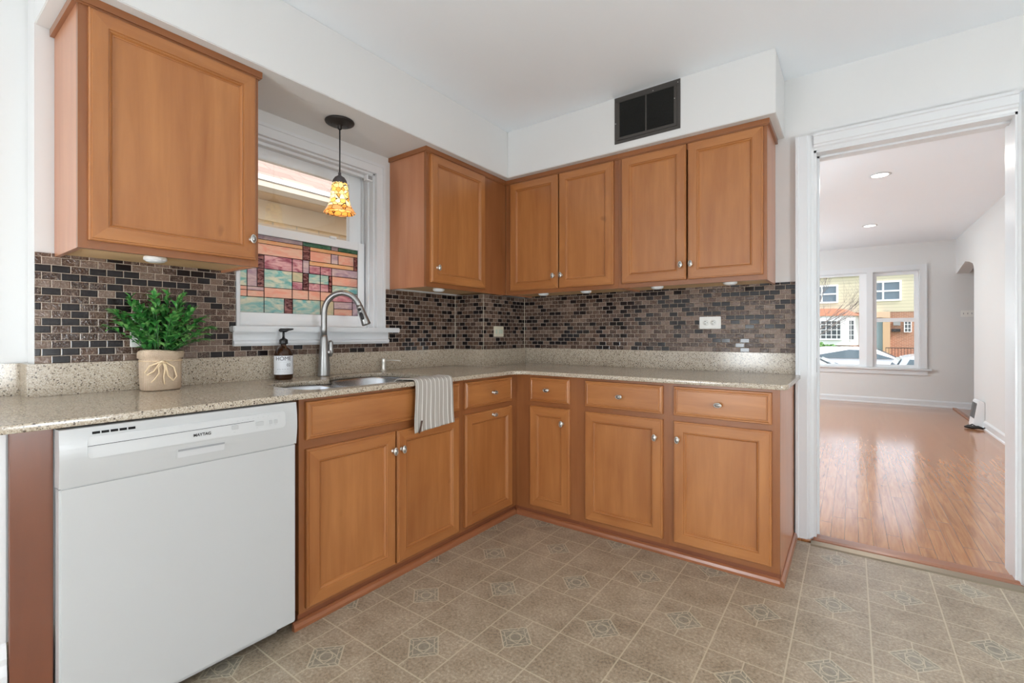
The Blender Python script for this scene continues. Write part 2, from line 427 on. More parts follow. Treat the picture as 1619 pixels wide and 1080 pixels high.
# living room walls
m = MB()
WXL, WXR, LWZ0, LWZ1 = 1.35, 3.175, .58, 2.10
m.box(LX0, WXL, LY1, LY1 + .2, -.06, CZ); m.box(WXR, 5.4, LY1, LY1 + .2, -.06, CZ)
m.box(WXL, WXR, LY1, LY1 + .2, -.06, LWZ0); m.box(WXL, WXR, LY1, LY1 + .2, LWZ1, CZ); struct('wall_far', m, 'wall')
# right living wall with a clipped arch opening at its far end
m = MB()
m.box(LX1, LX1 + .14, .14, 5.205, -.06, CZ)
m.prism([(5.205, 1.90), (5.225, 1.965), (5.28, 2.01), (5.50, 2.06), (5.78, 2.10), (6.40, 2.0), (6.45, 2.0), (6.45, CZ), (5.205, CZ)], 'X', LX1, LX1 + .14)
struct('wall_living_right', m, 'wall')
m = MB(); m.box(LX0 - .25, LX0, .14, LY1, -.06, CZ); struct('wall_living_left', m, 'wall')
m = MB(); m.box(5.4, 5.5, .14, LY1, -.06, CZ); struct('wall_stair', m, 'wall')
m = MB(); m.box(LX1 + .14, 5.4, .14, .16, -.06, CZ); struct('wall_partition', m, 'wall')
def base_prof(o, s=1): return [(o, .004), (o + s * .026, .004), (o + s * .026, .02), (o + s * .016, .028), (o + s * .016, .082), (o + s * .008, .098), (o, .102)]
m = MB(); m.prism([(p, z) for p, z in base_prof(LY1, -1)], 'X', LX0, 5.4); struct('baseboard_far', m, 'trim')
m = MB(); m.prism(base_prof(LX1, -1), 'Y', .16, 5.205); struct('baseboard_right', m, 'trim')
m = MB(); m.box(3.54, 3.58, 5.205, 6.42, .004, .02); struct('trim_5', m, 'shoe')

# doorway casing / jamb (door_1)
m = MB()
def casing_poly(o, s):  # profile across the casing width; s=+1 grows away from opening
    return [(o, 0), (o, -.022), (o + s * .010, -.026), (o + s * .016, -.034), (o + s * .026, -.036), (o + s * .030, -.042), (o + s * .066, -.044), (o + s * .070, -.050), (o + s * .082, -.050), (o + s * .082, 0)]
m.prism([(x, y) for x, y in casing_poly(DX0, -1)], 'Z', 0, DZ + .082)
m.prism([(x, y) for x, y in casing_poly(DX1 - .004, 1)], 'Z', 0, DZ + .082)
m.rings([[(DX0, y, DZ + (x)) for x, y in casing_poly(0, 1)], [(DX1 - .004, y, DZ + (x)) for x, y in casing_poly(0, 1)]], 0, False)
m.box(DX0, DX0 + .012, -.02, .15, .0, DZ); m.box(DX1 - .012, DX1, -.02, .15, .0, DZ); m.box(DX0, DX1, -.02, .15, DZ - .012, DZ)
m.box(DX0 + .012, DX0 + .022, .05, .09, .004, DZ - .012); m.box(DX0, DX1, .05, .09, DZ - .022, DZ - .012)
d1 = struct('door_1', m, 'trim')
m = MB(); m.box(DX0 + .0005, DX0 + .013, -.0195, .012, .90, .975); part('hinge_plate', m, 'grey', d1)
m = MB(); m.prism([(-.108, 0), (-.10, .006), (-.062, .012), (-.058, 0)], 'X', DX0 - .01, DX1 + .01); struct('trim_1', m, plain('metal_threshold', (150, 138, 120), .35, .7))
m = MB(); m.prism([(-.058, 0), (-.05, .014), (-.03, .018), (.03, .018), (.04, .004), (.04, 0)], 'X', DX0, DX1); struct('trim_2', m, 'shoe')

# ================================================================== KITCHEN WINDOW
m = MB()
# casing: right, top, slim left
m.box(.0, .020, -1.208, -1.147, WZ0, 2.070); m.box(.020, .026, -1.165, -1.147, WZ0, 2.113)
m.box(.0, .020, -1.998, -1.147, 2.070, 2.131); m.box(.020, .026, -1.998, -1.147, 2.113, 2.131)
m.box(.0, .020, -1.998, -1.985, WZ0, 2.07)
# jamb liners
m.box(-.20, 0, WY0, WY0 + .012, WZ0, WZ1); m.box(-.20, 0, WY1 - .012, WY1, WZ0, WZ1); m.box(-.20, 0, WY0, WY1, WZ1 - .012, WZ1)
# stop beads
m.box(-.055, -.035, WY1 - .024, WY1 - .012, WZ0, WZ1 - .012); m.box(-.055, -.035, WY0, WY1, WZ1 - .028, WZ1 - .012)
m.box(-.11, -.09, WY1 - .022, WY1 - .012, WZ0, WZ1)
w1 = struct('window_1', m, 'trim', bevel=.0015)
m = MB(); m.box(-.16, .055, -2.026, -1.059, 1.114, 1.142); part('sill', m, 'trim', w1, bevel=.004)
m = MB(); m.prism([(.011, 1.048), (.022, 1.048), (.030, 1.060), (.030, 1.070), (.020, 1.076), (.020, 1.114), (.011, 1.114)], 'Y', -2.013, -1.123); part('apron', m, 'trim', w1)
def sash(x, y0, y1, z0, z1, st, br, tr, name):
    m = MB(); t = .032
    m.box(x - t, x, y0, y0 + st, z0, z1); m.box(x - t, x, y1 - st, y1, z0, z1)
    m.box(x - t, x, y0 + st, y1 - st, z0, z0 + br); m.box(x - t, x, y0 + st, y1 - st, z1 - tr, z1)
    s_ = part(name, m, 'vinyl_white', w1, bevel=.002)
    g = MB(); g.box(x - t * .55, x - t * .45, y0 + st, y1 - st, z0 + br, z1 - tr); part('pane', g, 'glass', s_)
    return s_
sash(-.070, -1.995, -1.2305, 1.1425, 1.652, .043, .0695, .046, 'lower_sash')
m = MB(); m.box(-.066, -.052, -1.983, -1.2205, 1.1425, 1.168); part('sill_stop', m, 'vinyl_white', w1, bevel=.003)
sash(-.112, -1.995, -1.222, 1.60, 2.058, .085, .045, .058, 'upper_sash')
m = MB(); m.box(-.068, -.050, -1.47, -1.43, 1.648, 1.660); part('sash_lock', m, 'vinyl_white', w1, bevel=.003)
# stained glass panel on the lower sash
AY0, AY1 = -1.985, -1.2735
panes = [
 (AY0, -1.62, 1.583, 1.606, 'L'), (-1.62, -1.45, 1.583, 1.606, 'G'), (-1.45, -1.405, 1.583, 1.606, 'L'), (-1.405, AY1, 1.583, 1.606, 'G'),
 (AY0, -1.62, 1.562, 1.583, 'O'), (-1.62, -1.579, 1.562, 1.583, 'R'), (-1.579, AY1, 1.562, 1.583, 'O'),
 (AY0, -1.62, 1.506, 1.562, 'P'), (-1.62, -1.579, 1.506, 1.562, 'R'), (-1.579, -1.45, 1.506, 1.562, 'P'), (-1.45, -1.405, 1.506, 1.562, 'L'), (-1.405, -1.30, 1.506, 1.562, 'P'), (-1.30, AY1, 1.506, 1.562, 'R'),
 (AY0, -1.86, 1.436, 1.506, 'L'), (-1.86, -1.826, 1.436, 1.506, 'R'), (-1.826, -1.679, 1.436, 1.506, 'M'), (-1.679, -1.62, 1.436, 1.506, 'M'), (-1.62, -1.583, 1.436, 1.506, 'L'),
 (-1.583, -1.30, 1.482, 1.506, 'O'), (-1.30, AY1, 1.482, 1.506, 'R'), (-1.583, -1.517, 1.436, 1.482, 'M'), (-1.517, -1.447, 1.436, 1.482, 'M'), (-1.447, AY1, 1.436, 1.482, 'L'),
 (AY0, -1.908, 1.342, 1.436, 'T'), (-1.908, -1.86, 1.342, 1.436, 'L'), (-1.86, -1.826, 1.342, 1.436, 'R'), (-1.826, -1.679, 1.342, 1.436, 'T'),
 (-1.679, -1.62, 1.384, 1.436, 'Y'), (-1.62, -1.587, 1.342, 1.436, 'R'), (-1.587, -1.517, 1.384, 1.436, 'T'), (-1.517, -1.465, 1.384, 1.436, 'T'), (-1.465, -1.445, 1.342, 1.436, 'R'), (-1.445, AY1, 1.384, 1.436, 'P'),
 (-1.679, -1.62, 1.342, 1.384, 'M'), (-1.587, -1.517, 1.342, 1.384, 'M'), (-1.517, -1.465, 1.342, 1.384, 'M'), (-1.445, AY1, 1.342, 1.384, 'T'),
 (AY0, -1.908, 1.323, 1.342, 'P'), (-1.908, -1.826, 1.323, 1.342, 'L'), (AY0, -1.908, 1.291, 1.323, 'P'), (-1.908, -1.826, 1.291, 1.323, 'P'),
 (-1.826, -1.679, 1.291, 1.342, 'P'), (-1.679, -1.587, 1.291, 1.342, 'P'), (-1.587, -1.517, 1.291, 1.342, 'P'), (-1.517, -1.440, 1.291, 1.342, 'P'), (-1.440, -1.31, 1.291, 1.342, 'M'), (-1.31, AY1, 1.291, 1.342, 'L'),
 (AY0, -1.826, 1.212, 1.291, 'T'), (-1.826, -1.722, 1.212, 1.291, 'T'), (-1.722, -1.677, 1.212, 1.291, 'R'), (-1.677, -1.517, 1.212, 1.291, 'T'), (-1.517, -1.433, 1.212, 1.291, 'Y'),
 (-1.433, -1.31, 1.25, 1.291, 'L'), (-1.433, -1.31, 1.212, 1.25, 'P'), (-1.31, AY1, 1.212, 1.291, 'L')]
keys = list(SG)
t = thing('stained_glass_panel', 'pastel stained glass panel with dark lead lines filling the lower window sash', 'stained glass', (-.078, -1.63, 1.212))
m = MB(); l = MB(); px_ = -.0785
for y0, y1, z0, z1, k in panes:
    m.box(px_ - .003, px_, y0 + .0008, y1 - .0008, z0 + .0008, z1 - .0008, keys.index(k))
segs = set()
for y0, y1, z0, z1, k in panes:
    for a in ((y0, y1, z0, z0), (y0, y1, z1, z1), (y0, y0, z0, z1), (y1, y1, z0, z1)): segs.add(tuple(round(q, 4) for q in a))
for a, b, c, d in segs:
    l.box(px_ - .0035, px_ + .0012, a - .0014, b + .0014, c - .0014, d + .0014)
part('glass_pieces', m, [SG[k] for k in keys], t); part('lead_lines', l, plain('lead_came', (40, 30, 40), .5), t)
# blind bracket in the top right corner of the frame
m = MB(); m.box(-.034, -.002, -1.262, -1.222, 2.022, 2.056); m.box(-.002, .001, -1.258, -1.226, 2.026, 2.052, 1)
single('blind_bracket', m, ['vinyl_white', 'grey'], 'small white blind bracket in the upper right corner of the kitchen window frame', 'bracket', (-.02, -1.24, 2.022), bevel=.002)

# ================================================================== BACKSPLASH
TB = .9985
m = MB(); m.box(.0004, .010, YE, -1.998, TB, 1.393); m.box(.0004, .010, -1.998, -1.147, TB, 1.114); m.box(.0004, .010, -1.147, -.5118, TB, ZU)
single('mosaic_backsplash', m, 'mosaic', 'brown glass mosaic backsplash on the window wall around the sink', 'backsplash', (0, -1.6, TB), 'glass mosaic backsplashes')
m = MB(); m.box(.0105, .272, -.5114, -.5016, TB, ZU)
single('mosaic_backsplash', m, 'mosaic', 'short strip of glass mosaic on the front of the boxed-out corner chase', 'backsplash', (.14, -.505, TB), 'glass mosaic backsplashes')
m = MB(); m.box(.2622, .272, -.5014, -.0105, TB, ZU)
single('mosaic_backsplash', m, 'mosaic', 'glass mosaic on the side of the corner chase around the almond switch', 'backsplash', (.267, -.25, TB), 'glass mosaic backsplashes')
m = MB(); m.box(.272, 2.076, -.010, -.0004, TB, 1.393)
single('mosaic_backsplash', m, 'mosaic', 'wide glass mosaic backsplash on the back wall behind the double outlet', 'backsplash', (1.2, 0, TB), 'glass mosaic backsplashes')

m = MB(); m.box(.0102, .0130, -.5140, -.5116, TB, ZU); struct('trim_6', m, 'almond')
m = MB(); m.box(.2722, .2750, -.0128, -.0102, TB, ZU); struct('trim_7', m, 'almond')
m = MB(); m.box(.2710, .2732, -.5128, -.5106, TB, ZU); struct('trim_8', m, 'almond')
# ================================================================== CABINETRY
def pt(ax, pl, u, z, d):   # ax 'X': front faces +X at x=pl ; ax 'Y': front faces -Y at y=pl
    return (pl + d, u, z) if ax == 'X' else (u, pl - d, z)
def panel_door(ax, pl, u0, u1, z0, z1, kind='door'):
    """raised frame door; nested mitred rings (inset, depth)"""
    m = MB()
    if kind == 'door': prof = [(0, 0), (0, .013), (.003, .0165), (.007, .0165), (.0085, .0195), (.048, .0195), (.050, .0155), (.053, .0155), (.0545, .0175), (.057, .0155), (.060, .0105), (.064, .0105), (.0645, .0085)]
    else: prof = [(0, 0), (0, .012), (.003, .0155), (.007, .0155), (.012, .0195), (.014, .0195), (.0165, .0170), (.019, .0170), (.0205, .0190)]
    R = []
    for i, d in prof: R.append([pt(ax, pl, u0 + i, z0 + i, d), pt(ax, pl, u1 - i, z0 + i, d), pt(ax, pl, u1 - i, z1 - i, d), pt(ax, pl, u0 + i, z1 - i, d)])
    for a in range(len(R) - 1):
        for k in range(4):
            j = (k + 1) % 4
            m.add([R[a][k], R[a][j], R[a + 1][j], R[a + 1][k]], [(0, 1, 2, 3)], 1 if k in (0, 2) else 0)
    m.add(R[-1], [(0, 1, 2, 3)], 1 if kind != 'door' else 0); m.add(R[0], [(3, 2, 1, 0)], 0)
    me_fix = m
    return me_fix
KM = {}
def knob(ax, pl, u, z, parent, vertical=True):
    key = (ax, vertical)
    if key not in KM:
        m = MB(); eu, ez = (.62, 1.0) if vertical else (1.0, .62)
        def ring(r, d, seg=24): return [pt(ax, 0, math.cos(2 * math.pi * k / seg) * r * eu, math.sin(2 * math.pi * k / seg) * r * ez, d) for k in range(seg)]
        def rr(r, d, seg=24): return [pt(ax, 0, math.cos(2 * math.pi * k / seg) * r, math.sin(2 * math.pi * k / seg) * r, d) for k in range(seg)]
        m.rings([rr(.009, 0), rr(.009, .003), rr(.0055, .006), rr(.0055, .013), ring(.013, .017), ring(.0178, .020), ring(.0185, .0225), ring(.0175, .025), ring(.0150, .0255)], 0, True, True, False)
        m.rings([ring(.0150, .0255), ring(.0140, .0240), ring(.0120, .0245), ring(.0080, .0275), ring(.0035, .0290)], 1, True, False, True)
        KM[key] = m.mesh('knob', ['nickel', 'pewter'])
    o = D.objects.new('knob', KM[key]); COL.objects.link(o); o.parent = parent
    o.location = Vector(pt(ax, pl, u, z, .019)) - wloc(parent)
    o['label'] = 'oval satin nickel knob'
    return o
def door(parent, ax, pl, u0, u1, z0, z1, kn=None, kind='door', vert=True, name=None):
    c = pt(ax, pl, (u0 + u1) / 2, z0, 0)
    o = part(name or ('door' if kind == 'door' else 'drawer'), panel_door(ax, pl, u0, u1, z0, z1, kind), ['wood', 'woodh'], parent, at=c)
    if kn: knob(ax, pl, kn[0], kn[1], o, vert)
    return o
FX = .6494; FY = -.6518; BT = .8615
def frame_box(ax, pl, u0, u1, z0, z1, openings, depth, t=.019, stile=.038, sl=None, sr=None):
    sl = sl or stile; sr = sr or stile
    """face frame with given openings + carcass"""
    m = MB()
    def b(ua, ub, za, zb, da, db, mi=0):
        p, q = pt(ax, pl, ua, za, da), pt(ax, pl, ub, zb, db); m.box(p[0], q[0], p[1], q[1], p[2], q[2], mi)
    b(u0, u0 + sl, z0, z1, -t, 0); b(u1 - sr, u1, z0, z1, -t, 0)
    for za, zb in openings: b(u0 + sl, u1 - sr, za, zb, -t, 0, 1)
    b(u0 + .001, u0 + .014, z0 + .002, z1, -depth, -t, 2); b(u1 - .014, u1 - .001, z0 + .002, z1, -depth, -t, 2)
    return m, b

GB = 'base cabinets'
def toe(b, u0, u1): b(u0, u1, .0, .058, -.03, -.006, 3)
# sink base
t = thing('sink_cabinet', 'base cabinet under the sink with two doors and a wide false drawer front', 'cabinet', (.33, -1.605, 0), GB)
m, b = frame_box('X', FX, -2.052, -1.157, .05, BT, [(.05, .092), (.655, .715), (.835, BT)], FX - .03)
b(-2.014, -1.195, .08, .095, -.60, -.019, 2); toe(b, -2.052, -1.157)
b(-1.614, -1.586, .092, .655, -.019, 0)
part('cabinet_body', m, ['frame', 'frameh', 'side', 'toe'], t)
door(t, 'X', FX, -2.029, -1.154 - .025, .703, .848, None, 'drawer', name='false_drawer_front')
door(t, 'X', FX, -2.029, -1.605, .067, .667, (-1.624, .582)); door(t, 'X', FX, -1.596, -1.184, .067, .667, (-1.575, .582))
# drawer + pull-out base beside the corner
t = thing('drawer_cabinet', 'narrow base cabinet between the sink cabinet and the inner corner', 'cabinet', (.33, -.92, 0), GB)
m, b = frame_box('X', FX, -1.157, -.6535, .05, BT, [(.05, .092), (.655, .720), (.835, BT)], FX - .03, sr=.075)
b(-1.12, -.70, .08, .095, -.60, -.019, 2); toe(b, -1.157, -.6218); m.box(FX - .006, .6715, -.6458, -.6218, 0, .058, 3)
part('cabinet_body', m, ['frame', 'frameh', 'side', 'toe'], t)
door(t, 'X', FX, -1.135, -.711, .703, .846, (-.905, .772), 'drawer', False)
door(t, 'X', FX, -1.135, -.711, .072, .672, (-.905, .645), 'door', False)
# back run
def base_back(name, label, u0, u1, du0, du1, kd, kn, end=False):
    t = thing(name, label, 'cabinet', ((u0 + u1) / 2, -.33, 0), GB)
    m, b = frame_box('Y', FY, u0, u1, .05, BT, [(.05, .095), (.655, .720), (.835, BT)], -FY - .03, sl=du0 - u0 + .012, sr=u1 - du1 + .012)
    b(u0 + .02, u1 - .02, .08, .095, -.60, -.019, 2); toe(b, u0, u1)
    if end: b(u1 - .012, u1, 0, BT, -.62, -.0195, 2)
    part('cabinet_body', m, ['frame', 'frameh', 'side', 'toe'], t)
    door(t, 'Y', FY, du0, du1, .704, .846, kd, 'drawer', False); door(t, 'Y', FY, du0, du1, .079, .676, kn)
base_back('base_cabinet', 'narrowest base cabinet, first right of the inner corner', .672, 1.085, .762, 1.032, (.890, .777), (.990, .592))
base_back('base_cabinet', 'middle base cabinet of the back wall with knob at right of its door', 1.085, 1.588, 1.130, 1.561, (1.338, .774), (1.526, .585))
base_back('base_cabinet', 'right-hand end base cabinet nearest the doorway', 1.588, 2.0722, 1.615, 2.041, (1.824, .774), (1.638, .588), True)
# corner filler strip
m = MB(); m.box(FX - .02, FX, -.6535, -.640, .05, BT); m.box(FX - .02, .672, FY - .0, FY + .019, .05, BT)
single('corner_filler', m, 'frame', 'vertical wood filler in the inner corner between the two cabinet runs', 'filler', (.65, -.65, .05))
# shoe mouldings
def shoe(o, s): return [(o, 0), (o + s * .018, 0), (o + s * .018, .012), (o + s * .014, .024), (o + s * .005, .030), (o, .030)]
m = MB(); m.prism(shoe(FX - .006, 1), 'Y', -2.075, FY - .012); struct('trim_3', m, 'shoe')
m = MB(); m.prism(shoe(FY + .006, -1), 'X', FX + .012, 2.074)
m.rings([[(x, FY + .006 - .018 if x > 2.0723 else FY - .01, z) for x, z in shoe(2.0722, 1)], [(x, -.05, z) for x, z in shoe(2.0722, 1)]], 0, False)
struct('trim_4', m, 'shoe')

# upper cabinets
GU = 'wall cabinets'
def upper(label, ax, pl, u0, u1, depth, doors, sides, u_in=None, crown_ends=(0, 0), sr=.04):
    cx_ = pt(ax, pl, (u0 + u1) / 2, ZU, -depth / 2)
    t = thing('wall_cabinet', label, 'cabinet', cx_, GU)
    m = MB()
    def b(ua, ub, za, zb, da, db, mi=0, mm=None):
        p, q = pt(ax, pl, ua, za, da), pt(ax, pl, ub, zb, db); (mm or m).box(p[0], q[0], p[1], q[1], p[2], q[2], mi)
    zt = SZ - .026
    sl = .065 if u0 == UX + .0005 else .038
    b(u0, u0 + sl, ZU, zt, -.019, 0); b(u1 - sr, u1, ZU, zt, -.019, 0)
    b(u0 + sl, u1 - sr, ZU, ZU + .04, -.019, 0, 1); b(u0 + sl, u1 - sr, zt - .04, zt, -.019, 0, 1)
    b(u0, u0 + .014, ZU, zt, -depth, -.019, 2); b(u1 - .014, u1, ZU, zt, -depth, -.019, 2)
    b(u0 + .014, u1 - .014, ZU + .010, ZU + .022, -depth, -.019, 3); b(u0 + .014, u1 - .014, zt - .012, zt, -depth, -.019, 3)
    b(u0 + .014, u1 - .014, ZU + .022, zt - .012, -depth, -depth + .006, 3)
    for mid in (u_in or []): b(mid - .018, mid + .018, ZU + .04, zt - .04, -.019, 0)
    part('cabinet_body', m, ['frame', 'frameh', 'side', 'raw'], t)
    c = MB()
    e0, e1 = crown_ends
    b(u0 - .012 * e0, u1 + .012 * e1, zt, SZ - .0005, -.02, .012, 0, c)
    b(u0 - .007 * e0, u1 + .007 * e1, zt - .006, zt, -.001 if not (e0 or e1) else -.001, .007, 0, c)
    if e0: b(u0 - .012, u0 + .02, zt, SZ - .0005, -depth, -.02, 0, c)
    if e1: b(u1 - .02, u1 + .012, zt, SZ - .0005, -depth, -.02, 0, c)
    part('crown_molding', c, 'frameh', t)
    for (a, d_, k) in doors: door(t, ax, pl, a, d_, 1.408, 2.160, k)
    return t
UX = .3263; UY = -.3232
upper('large single-door wall cabinet left of the kitchen window', 'X', UX, -2.607, -2.047, UX - .003, [(-2.583, -2.062, (-2.084, 1.490))], True, None, (1, 1))
upper('single-door wall cabinet between the window and the inner corner', 'X', UX, -1.097, -.3255, UX - .003, [(-1.070, -.574, (-1.026, 1.496))], True, None, (1, 0), .262)
upper('double-door wall cabinet just right of the inner corner', 'Y', UY, UX + .0005, 1.181, -UY - .003, [(.374, .763, (.735, 1.490)), (.772, 1.153, (.795, 1.490))], False, None, (0, 0))
upper('double-door wall cabinet below the vent grille, nearest the doorway', 'Y', UY, 1.182, 1.9797, -UY - .003, [(1.206, 1.584, (1.558, 1.490)), (1.593, 1.963, (1.612, 1.490))], True, None, (0, 1))

# under-cabinet puck lights
PK = [((.22, -2.37), 'white puck light under the cabinet left of the window'),
      ((.22, -.89), 'white puck light under the cabinet right of the window'),
      ((.59, -.24), 'leftmost of the four puck lights under the back wall cabinets'),
      ((.92, -.24), 'second puck light from the corner under the back wall cabinets'),
      ((1.39, -.24), 'third puck light from the corner under the back wall cabinets'),
      ((1.79, -.24), 'puck light from the corner nearest the doorway, under the last wall cabinet')]
for (x, y), lab in PK:
    t = thing('puck_light', lab, 'light', (x, y, ZU + .010), 'puck lights under the wall cabinets')
    m = MB(); m.lathe((x, y, ZU + .010), [(.034, 0), (.036, -.004), (.036, -.012), (.034, -.014)], 24, ex=1, ey=1); part('housing', m, 'vinyl_white', t)
    m = MB(); m.lathe((x, y, ZU - .004), [(.031, 0), (.028, -.004), (.018, -.007), (.002, -.008)], 24); part('lens', m, 'lens', t)

# ================================================================== COUNTERTOP with sink cut-out
def chaikin(p, it=3):
    for _ in range(it):
        q = []
        for i in range(len(p)):
            a, b_ = p[i], p[(i + 1) % len(p)]
            q += [(a[0] * .75 + b_[0] * .25, a[1] * .75 + b_[1] * .25), (a[0] * .25 + b_[0] * .75, a[1] * .25 + b_[1] * .75)]
        p = q
    return p
cut = chaikin([(.30, -1.995), (.245, -1.975), (.235, -1.88), (.25, -1.77), (.305, -1.70), (.23, -1.66), (.13, -1.59), (.10, -1.46), (.10, -1.34),
               (.145, -1.27), (.26, -1.245), (.46, -1.24), (.585, -1.25), (.615, -1.32), (.615, -1.55), (.615, -1.80), (.61, -1.95), (.57, -1.995), (.42, -2.0)], 3)
def arc(cx_, cy_, r, a0, a1, n=8): return [(cx_ + r * math.cos(math.radians(a0 + (a1 - a0) * k / n)), cy_ + r * math.sin(math.radians(a0 + (a1 - a0) * k / n))) for k in range(n + 1)]
EX = FX + .034; EY = FY - .034
outer = [(-.12 + .001, YE - .001), (-.12 + .001, -2.862)] + arc(EX - .05, -2.862 + .05, .05, -90, 0) + \
        arc(EX + .09, EY - .09, .09, 180, 90) + arc(2.103 - .035, EY + .035, .035, -90, 0) + [(2.103, -.051), (2.08, -.051), (2.08, -.0015), (.273, -.0015), (.273, -.5125), (.0015, -.5125), (.0015, YE - .001)]
def slab(outer, holes, z0, z1, name, mat, parent, bev=.003):
    cu = D.curves.new(name, 'CURVE'); cu.dimensions = '2D'; cu.fill_mode = 'BOTH'
    for poly in [outer] + holes:
        sp = cu.splines.new('POLY'); sp.points.add(len(poly) - 1); sp.use_cyclic_u = True
        for p_, (x, y) in zip(sp.points, poly): p_.co = (x, y, 0, 1)
    cu.extrude = (z1 - z0) / 2 - bev; cu.bevel_depth = bev; cu.bevel_resolution = 2; cu.offset = -bev
    o = D.objects.new(name, cu); COL.objects.link(o)
    dg = bpy.context.evaluated_depsgraph_get(); me = D.meshes.new_from_object(o.evaluated_get(dg)); D.objects.remove(o)
    me.materials.clear(); me.materials.append(MAT[mat])
    for v in me.vertices: v.co.z += (z0 + z1) / 2; v.co = v.co - wloc(parent)
    o = D.objects.new(name, me); COL.objects.link(o); o.parent = parent
    return o
ct = thing('countertop', 'L-shaped speckled beige quartz countertop with short upstands', 'countertop', (.33, -1.6, BT + .0003))
slab(outer, [cut], BT + .0003, ZC, 'slab', 'quartz', ct)
m = MB(); m.box(.001, .020, YE - .022, -.5125, ZC, TB); part('upstand', m, 'quartz', ct, bevel=.0015)
m = MB(); m.box(.273, .292, -.5320, -.0205, ZC, TB); m.box(.020, .273, -.5320, -.5125, ZC, TB); part('upstand', m, 'quartz', ct, bevel=.0015)
m = MB(); m.box(.292, 2.077, -.020, -.0015, ZC, TB); part('upstand', m, 'quartz', ct, bevel=.0015)
m = MB(); m.box(-.119, -.100, -2.861, YE - .002, ZC, TB); m.box(-.100, .0008, YE - .022, YE - .002, ZC, TB); part('upstand', m, 'quartz', ct, bevel=.0015)

# sink
t = thing('kitchen_sink', 'undermount stainless steel double bowl sink', 'sink', (.36, -1.62, .68))
def bowl(pl, depth, zt=.8600):
    pl = chaikin(pl, 3); cx_ = sum(p[0] for p in pl) / len(pl); cy_ = sum(p[1] for p in pl) / len(pl)
    R = []
    for k, dz in ((1.03, 0), (1.0, -.001), (.985, -.01), (.97, -depth * .7), (.94, -depth * .92), (.86, -depth), (.5, -depth - .004), (.12, -depth - .007)):
        R.append([(cx_ + (x - cx_) * k, cy_ + (y - cy_) * k, zt + dz) for x, y in pl])
    m = MB(); m.rings(R, 0, True, False, True); return m, (cx_, cy_)
m, c = bowl([(.30, -1.995), (.245, -1.975), (.235, -1.88), (.25, -1.77), (.30, -1.70), (.45, -1.695), (.60, -1.70), (.618, -1.80), (.615, -1.95), (.57, -1.995), (.42, -2.0)], .14)
o = part('small_bowl', m, 'sink', t); mod = o.modifiers.new('thick', 'SOLIDIFY'); mod.thickness = -.0012
d = MB(); d.lathe((c[0], c[1], .7145), [(.040, 0), (.040, .003), (.030, .004), (.028, .001), (.004, .001)], 24); part('drain', d, 'nickel', t)
m, c = bowl([(.30, -1.683), (.23, -1.655), (.13, -1.59), (.10, -1.46), (.10, -1.34), (.145, -1.27), (.26, -1.245), (.46, -1.24), (.585, -1.25), (.618, -1.32), (.618, -1.55), (.60, -1.68), (.45, -1.683)], .19)
o = part('large_bowl', m, 'sink', t); mod = o.modifiers.new('thick', 'SOLIDIFY'); mod.thickness = -.0012
d = MB(); d.lathe((c[0], c[1], .6645), [(.043, 0), (.043, .003), (.032, .004), (.030, .001), (.004, .001)], 24); part('drain', d, 'nickel', t)
m = MB(); m.box(.27, .61, -1.697, -1.681, .80, .8545); part('divider', m, 'sink', t, bevel=.003)

# faucet
fxx, fyy = .075, -1.59
t = thing('kitchen_faucet', 'tall brushed steel gooseneck pull-down faucet behind the sink', 'faucet', (fxx, fyy, ZC))
m = MB(); m.lathe((fxx, fyy, ZC), [(.032, 0), (.032, .006), (.0305, .012), (.0285, .06), (.024, .13), (.0185, .20), (.0165, .215)], 32); part('base_column', m, 'steel', t)
ang = math.radians(33); dx, dy = math.cos(ang), math.sin(ang)
R_ = .098; ztop = ZC + .32
path = [(fxx, fyy, ZC + .205), (fxx, fyy, ZC + .25)]
for k in range(0, 17):
    a = math.radians(180 - k * 162 / 16); r = R_ * (1 - math.cos(math.radians(k * 162 / 16)))
    path.append((fxx + dx * r, fyy + dy * r, ztop + .012 + R_ * 1.08 * math.sin(math.radians(k * 162 / 16))))
m = MB(); m.tube(path, .0152, 18); part('gooseneck', m, 'steel', t)
e = Vector(path[-1]); p2 = e - Vector(path[-2]); p2.normalize()
m = MB(); m.tube([e - p2 * .004, e + p2 * .003, e + p2 * .05, e + p2 * .098, e + p2 * .102], [.0165, .0170, .0195, .0235, .0215], 20); sp_ = part('spray_head', m, 'steel', t)
side = Vector((dx, dy, 0)).cross(p2).normalized(); side = -side if side.dot(Vector((1, -1, 0))) < 0 else side
for a0, a1, rr_ in ((.010, .024, .008), (.034, .074, .0088)):
    m = MB(); m.tube([e + p2 * (a0 + (a1 - a0) * q) + side * (.0165 + .004 * (a0 + (a1 - a0) * q) / .1) for q in (0, .2, .5, .8, 1)], [rr_ * .6, rr_, rr_, rr_, rr_ * .6], 10); part('spray_button', m, 'black', sp_)
m = MB(); h = Vector((fxx, fyy, ZC + .125)); s2 = Vector((dx * .3 + .25, dy + .3, 0)).normalized()
m.tube([h + s2 * .015, h + s2 * .036], [.016, .0155], 16); m.tube([h + s2 * .030 + Vector((0, 0, -.022)), h + s2 * .035 + Vector((0, 0, .0)), h + s2 * .034 + Vector((0, 0, .05)), h + s2 * .030 + Vector((0, 0, .062))], [.008, .0125, .0115, .007], 14); part('lever_handle', m, 'steel', t)

